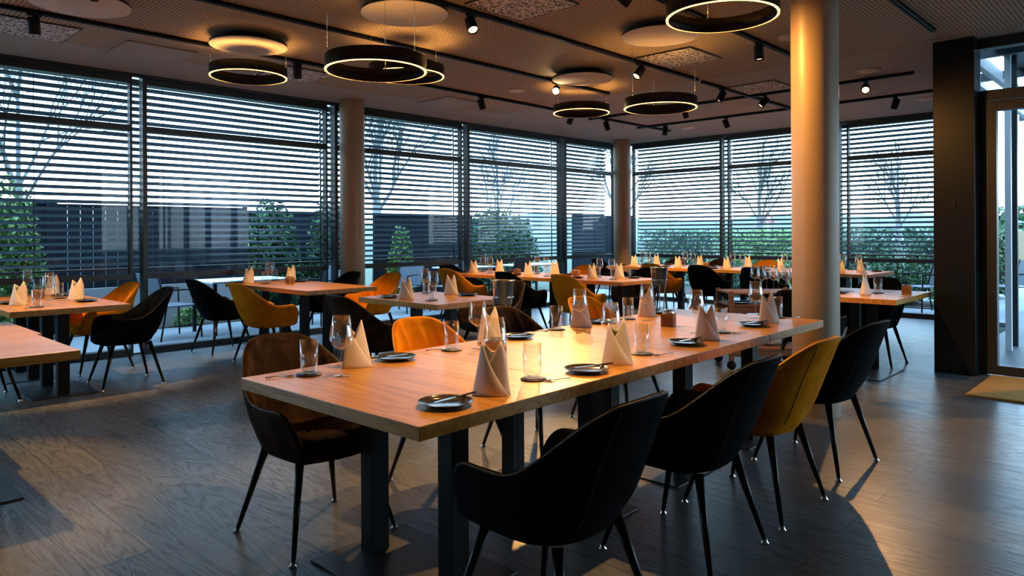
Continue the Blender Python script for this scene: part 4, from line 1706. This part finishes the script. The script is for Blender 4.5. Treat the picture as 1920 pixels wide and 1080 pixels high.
# ---------------- bare trees
def tree(x, y, H, trunk_r, label, seed, depth=5):
    rnd = random.Random(seed)
    t = thing('bare_tree', label, 'tree', (x, y, -0.07), 0, 'bare winter trees outside')
    bmT, bmB = bmesh.new(), bmesh.new()
    th = H * 0.36
    tube(bmT, [(0, 0, 0), (0.03, 0.02, th * 0.5), (0.0, 0.03, th)], [trunk_r * 1.15, trunk_r, trunk_r * 0.85], 10)
    obj('trunk', bmT, M['bark'], t)

    def grow(p, d, L, r, lev):
        q = p + d * L
        mid = p + d * L * 0.5 + Vector((rnd.uniform(-1, 1), rnd.uniform(-1, 1), 0)) * L * 0.05
        tube(bmB, [p, mid, q], [r, r * 0.85, r * 0.66], 5 if lev > 1 else 3, cap=False)
        if lev == 0:
            return
        n = 3 if lev > 1 else 4
        for i in range(n):
            ax = d.orthogonal().normalized()
            ax.rotate(Matrix.Rotation(rnd.random() * 2 * PI, 3, d))
            nd = d.copy()
            nd.rotate(Matrix.Rotation(math.radians(rnd.uniform(18, 44)), 3, ax))
            nd = (nd + Vector((0, 0, 0.12))).normalized()
            grow(p + d * L * rnd.uniform(0.65, 1.0), nd, L * rnd.uniform(0.6, 0.82), r * 0.6, lev - 1)
        lev > 0 and grow(q, (d + Vector((rnd.uniform(-.15, .15), rnd.uniform(-.15, .15), 0.1))).normalized(), L * 0.75, r * 0.66, lev - 1)
    for i in range(4):
        a = i * PI / 2 + rnd.random()
        grow(Vector((0, 0, th - 0.05 - 0.12 * i)), Vector((0.5 * math.cos(a), 0.5 * math.sin(a), 0.9)).normalized(), H * 0.19, trunk_r * 0.36, depth - 1)
    grow(Vector((0, 0.03, th - 0.05)), Vector((0, 0, 1)), H * 0.24, trunk_r * 0.55, depth - 1)
    obj('branches', bmB, M['bark'], t)


tree(2.70, 13.1, 6.2, 0.07, 'bare tree at the left edge with leafy foot', 5, 4)
tree(12.3, 17.2, 6.8, 0.15, 'bare tree seen just right of the left column', 6, 4)
tree(24.6, 17.2, 6.2, 0.13, 'bare tree behind the first right blind', 8, 4)
tree(28.6, 13.1, 5.6, 0.12, 'bare tree behind the blind left of big column', 9, 4)
tree(31.0, 8.5, 5.4, 0.11, 'bare tree beyond blind right of big column', 10, 4)
tree(19.5, 19.4, 5.8, 0.10, 'bare tree near the room corner outside', 12, 4)

# triangular road sign far outside
t = thing('road_warning_sign', 'red rimmed triangular road sign far outside, left of column', 'road sign', (30.0, 13.4, -0.06), 0)
bm = bmesh.new()
tube(bm, [(0, 0, 0), (0, 0, 2.0)], 0.03, 8)
obj('pole', bm, M['steel'], t)
bm = bmesh.new()
ax = Vector((math.sin(A), -math.cos(A), 0))
nrm = Vector((math.cos(A), math.sin(A), 0))
for r_, off, mi in ((0.36, 0.0, 0), (0.25, -0.02, 1)):
    ring = [ax * (r_ * math.cos(PI / 2 + k * 2 * PI / 3)) + Vector((0, 0, 2.0 + r_ * math.sin(PI / 2 + k * 2 * PI / 3))) + nrm * off for k in range(3)]
    f0 = [bm.verts.new(v) for v in ring]
    f1 = [bm.verts.new(v + nrm * 0.015) for v in ring]
    for ff in (f0, f1[::-1]):
        bm.faces.new(ff).material_index = mi
    for k2 in range(3):
        bm.faces.new((f0[k2], f0[(k2 + 1) % 3], f1[(k2 + 1) % 3], f1[k2])).material_index = mi
obj('sign_plate', bm, [M['redsign'], M['whiteout']], t)


# ---------------- terrace furniture
def make_outchair():
    t = thing('terrace_chair', '', 'outdoor chair')
    for sx in (-1, 1):
        for name, pts in (('rear_leg', [(sx * 0.26, -0.30, 0.0), (sx * 0.26, -0.22, 0.45), (sx * 0.25, -0.34, 0.88)]),
                          ('front_leg', [(sx * 0.26, 0.27, 0.0), (sx * 0.26, 0.25, 0.64)]),
                          ('arm_rest', [(sx * 0.26, 0.26, 0.64), (sx * 0.26, 0.0, 0.655), (sx * 0.255, -0.27, 0.65)])):
            bm = bmesh.new()
            tube(bm, pts, 0.012, 8)
            obj(name, bm, M['blackmetal'], t)
    bm = bmesh.new()
    box(bm, -0.25, 0.25, -0.22, 0.25, 0.43, 0.445)
    obj('seat', bm, M['outmesh'], t, bevel=0.004)
    bm = bmesh.new()
    vs = []
    for x in (-0.245, 0.245):
        for (y, z) in ((-0.225, 0.46), (-0.34, 0.87), (-0.35, 0.865), (-0.238, 0.46)):
            vs.append(bm.verts.new((x, y, z)))
    for f in ((0, 1, 2, 3), (4, 7, 6, 5), (0, 4, 5, 1), (1, 5, 6, 2), (2, 6, 7, 3), (3, 7, 4, 0)):
        bm.faces.new([vs[i] for i in f])
    obj('back_panel', bm, M['outmesh'], t)
    return t


go = 'slate terrace chairs outside'
for x, y, f, lab in ((3.75, 9.9, 10, 'slate terrace chair outside behind the black window chair'),
                     (6.0, 9.95, 180, 'slate terrace chair outside left of the left column'),
                     (7.75, 10.1, 200, 'slate terrace chair outside, just right of left column'),
                     (8.45, 9.6, 190, 'slate terrace chair outside, second right of left column'),
                     (9.75, 9.45, 100, 'slate terrace chair outside behind the far napkins'),
                     (13.55, 3.30, 140, 'slate terrace chair outside next to dark wall panel')):
    place('outchair', make_outchair, lab, (x, y, -0.005), math.radians(f) - PI / 2, go)


def outtable(x, y, lab, L=1.4, W=0.8):
    t = thing('terrace_table', lab, 'outdoor table', (x, y, -0.005), 0, 'white topped terrace tables')
    boxobj('table_top', (-L / 2, L / 2, -W / 2, W / 2, 0.71, 0.735), M['whiteout'], t, 0.003)
    for sx in (-1, 1):
        for sy in (-1, 1):
            boxobj('leg', (sx * (L / 2 - 0.06) - 0.02, sx * (L / 2 - 0.06) + 0.02, sy * (W / 2 - 0.06) - 0.02, sy * (W / 2 - 0.06) + 0.02, 0, 0.71), M['blackmetal'], t)


outtable(4.75, 9.95, 'white topped terrace table outside behind the window tables', 1.2)
outtable(9.3, 10.15, 'white topped terrace table outside right of left column', 1.0)
outtable(10.9, 9.9, 'white topped terrace table outside near the room corner', 1.2)

# ---------------- view through the door: canopy, posts, wall, hedge
bm = bmesh.new()
box(bm, 9.0, 22.0, -9.0, 1.66, 3.45, 3.60)
o = obj('terrace_canopy', bm, M['canopy'])
t = thing('patio_canopy', 'grey flat patio canopy seen through the upper door window', 'canopy', (0, 0, 0))
o.parent = t
o.name = 'canopy_roof'
for yy in (1.80, 2.05):
    boxobj('canopy_beam', (9.0, 22.0, yy, yy + 0.07, 3.28, 3.42), M['whiteout' if yy < 2.1 else 'canopy'], t)
for k in range(5):
    xx = 9.6 + k * 1.5
    boxobj('cross_beam', (xx, xx + 0.08, 1.0, 2.3, 3.34, 3.44), M['frame'], t)
for (xx, yy, mm) in ((9.85, 1.53, 'whiteout'), (10.25, 1.53, 'frame'), (16.0, 1.6, 'frame')):
    boxobj('canopy_post', (xx, xx + 0.06, yy, yy + 0.06, -0.005, 3.45), M[mm], t)
o = boxobj('patio_wall', (28.5, 28.9, -10, 6.4, -0.06, 1.35), M['beige'])
tag(o, 'beige stone garden wall seen through the glass door', 'wall')
t = thing('tall_hedge', 'long green hedge behind beige wall, through glass door', 'hedge', (30.2, 1.2, 0))
rnd = random.Random(77)
bm = bmesh.new()
for _ in range(5000):
    p = Vector((rnd.uniform(-0.6, 0.6), rnd.uniform(-6, 5), rnd.uniform(0.1, 2.2)))
    d_ = Vector((rnd.uniform(-1, 1), rnd.uniform(-1, 1), rnd.uniform(-1, 1))).normalized()
    e_ = d_.orthogonal().normalized()
    bm.faces.new([bm.verts.new(p - d_ * 0.12), bm.verts.new(p + e_ * 0.09), bm.verts.new(p + d_ * 0.12), bm.verts.new(p - e_ * 0.09)])
obj('foliage', bm, M['leaf'], t, recalc=False)
bm = bmesh.new()
for yy in range(-5, 5):
    tube(bm, [(0, yy, -0.06), (0.02, yy, 1.6)], [0.05, 0.02], 6)
obj('stems', bm, M['bark'], t)
place('outchair', make_outchair, 'slate terrace chair on the patio seen through glass door', (14.4, 2.35, -0.005), 0.5, go)
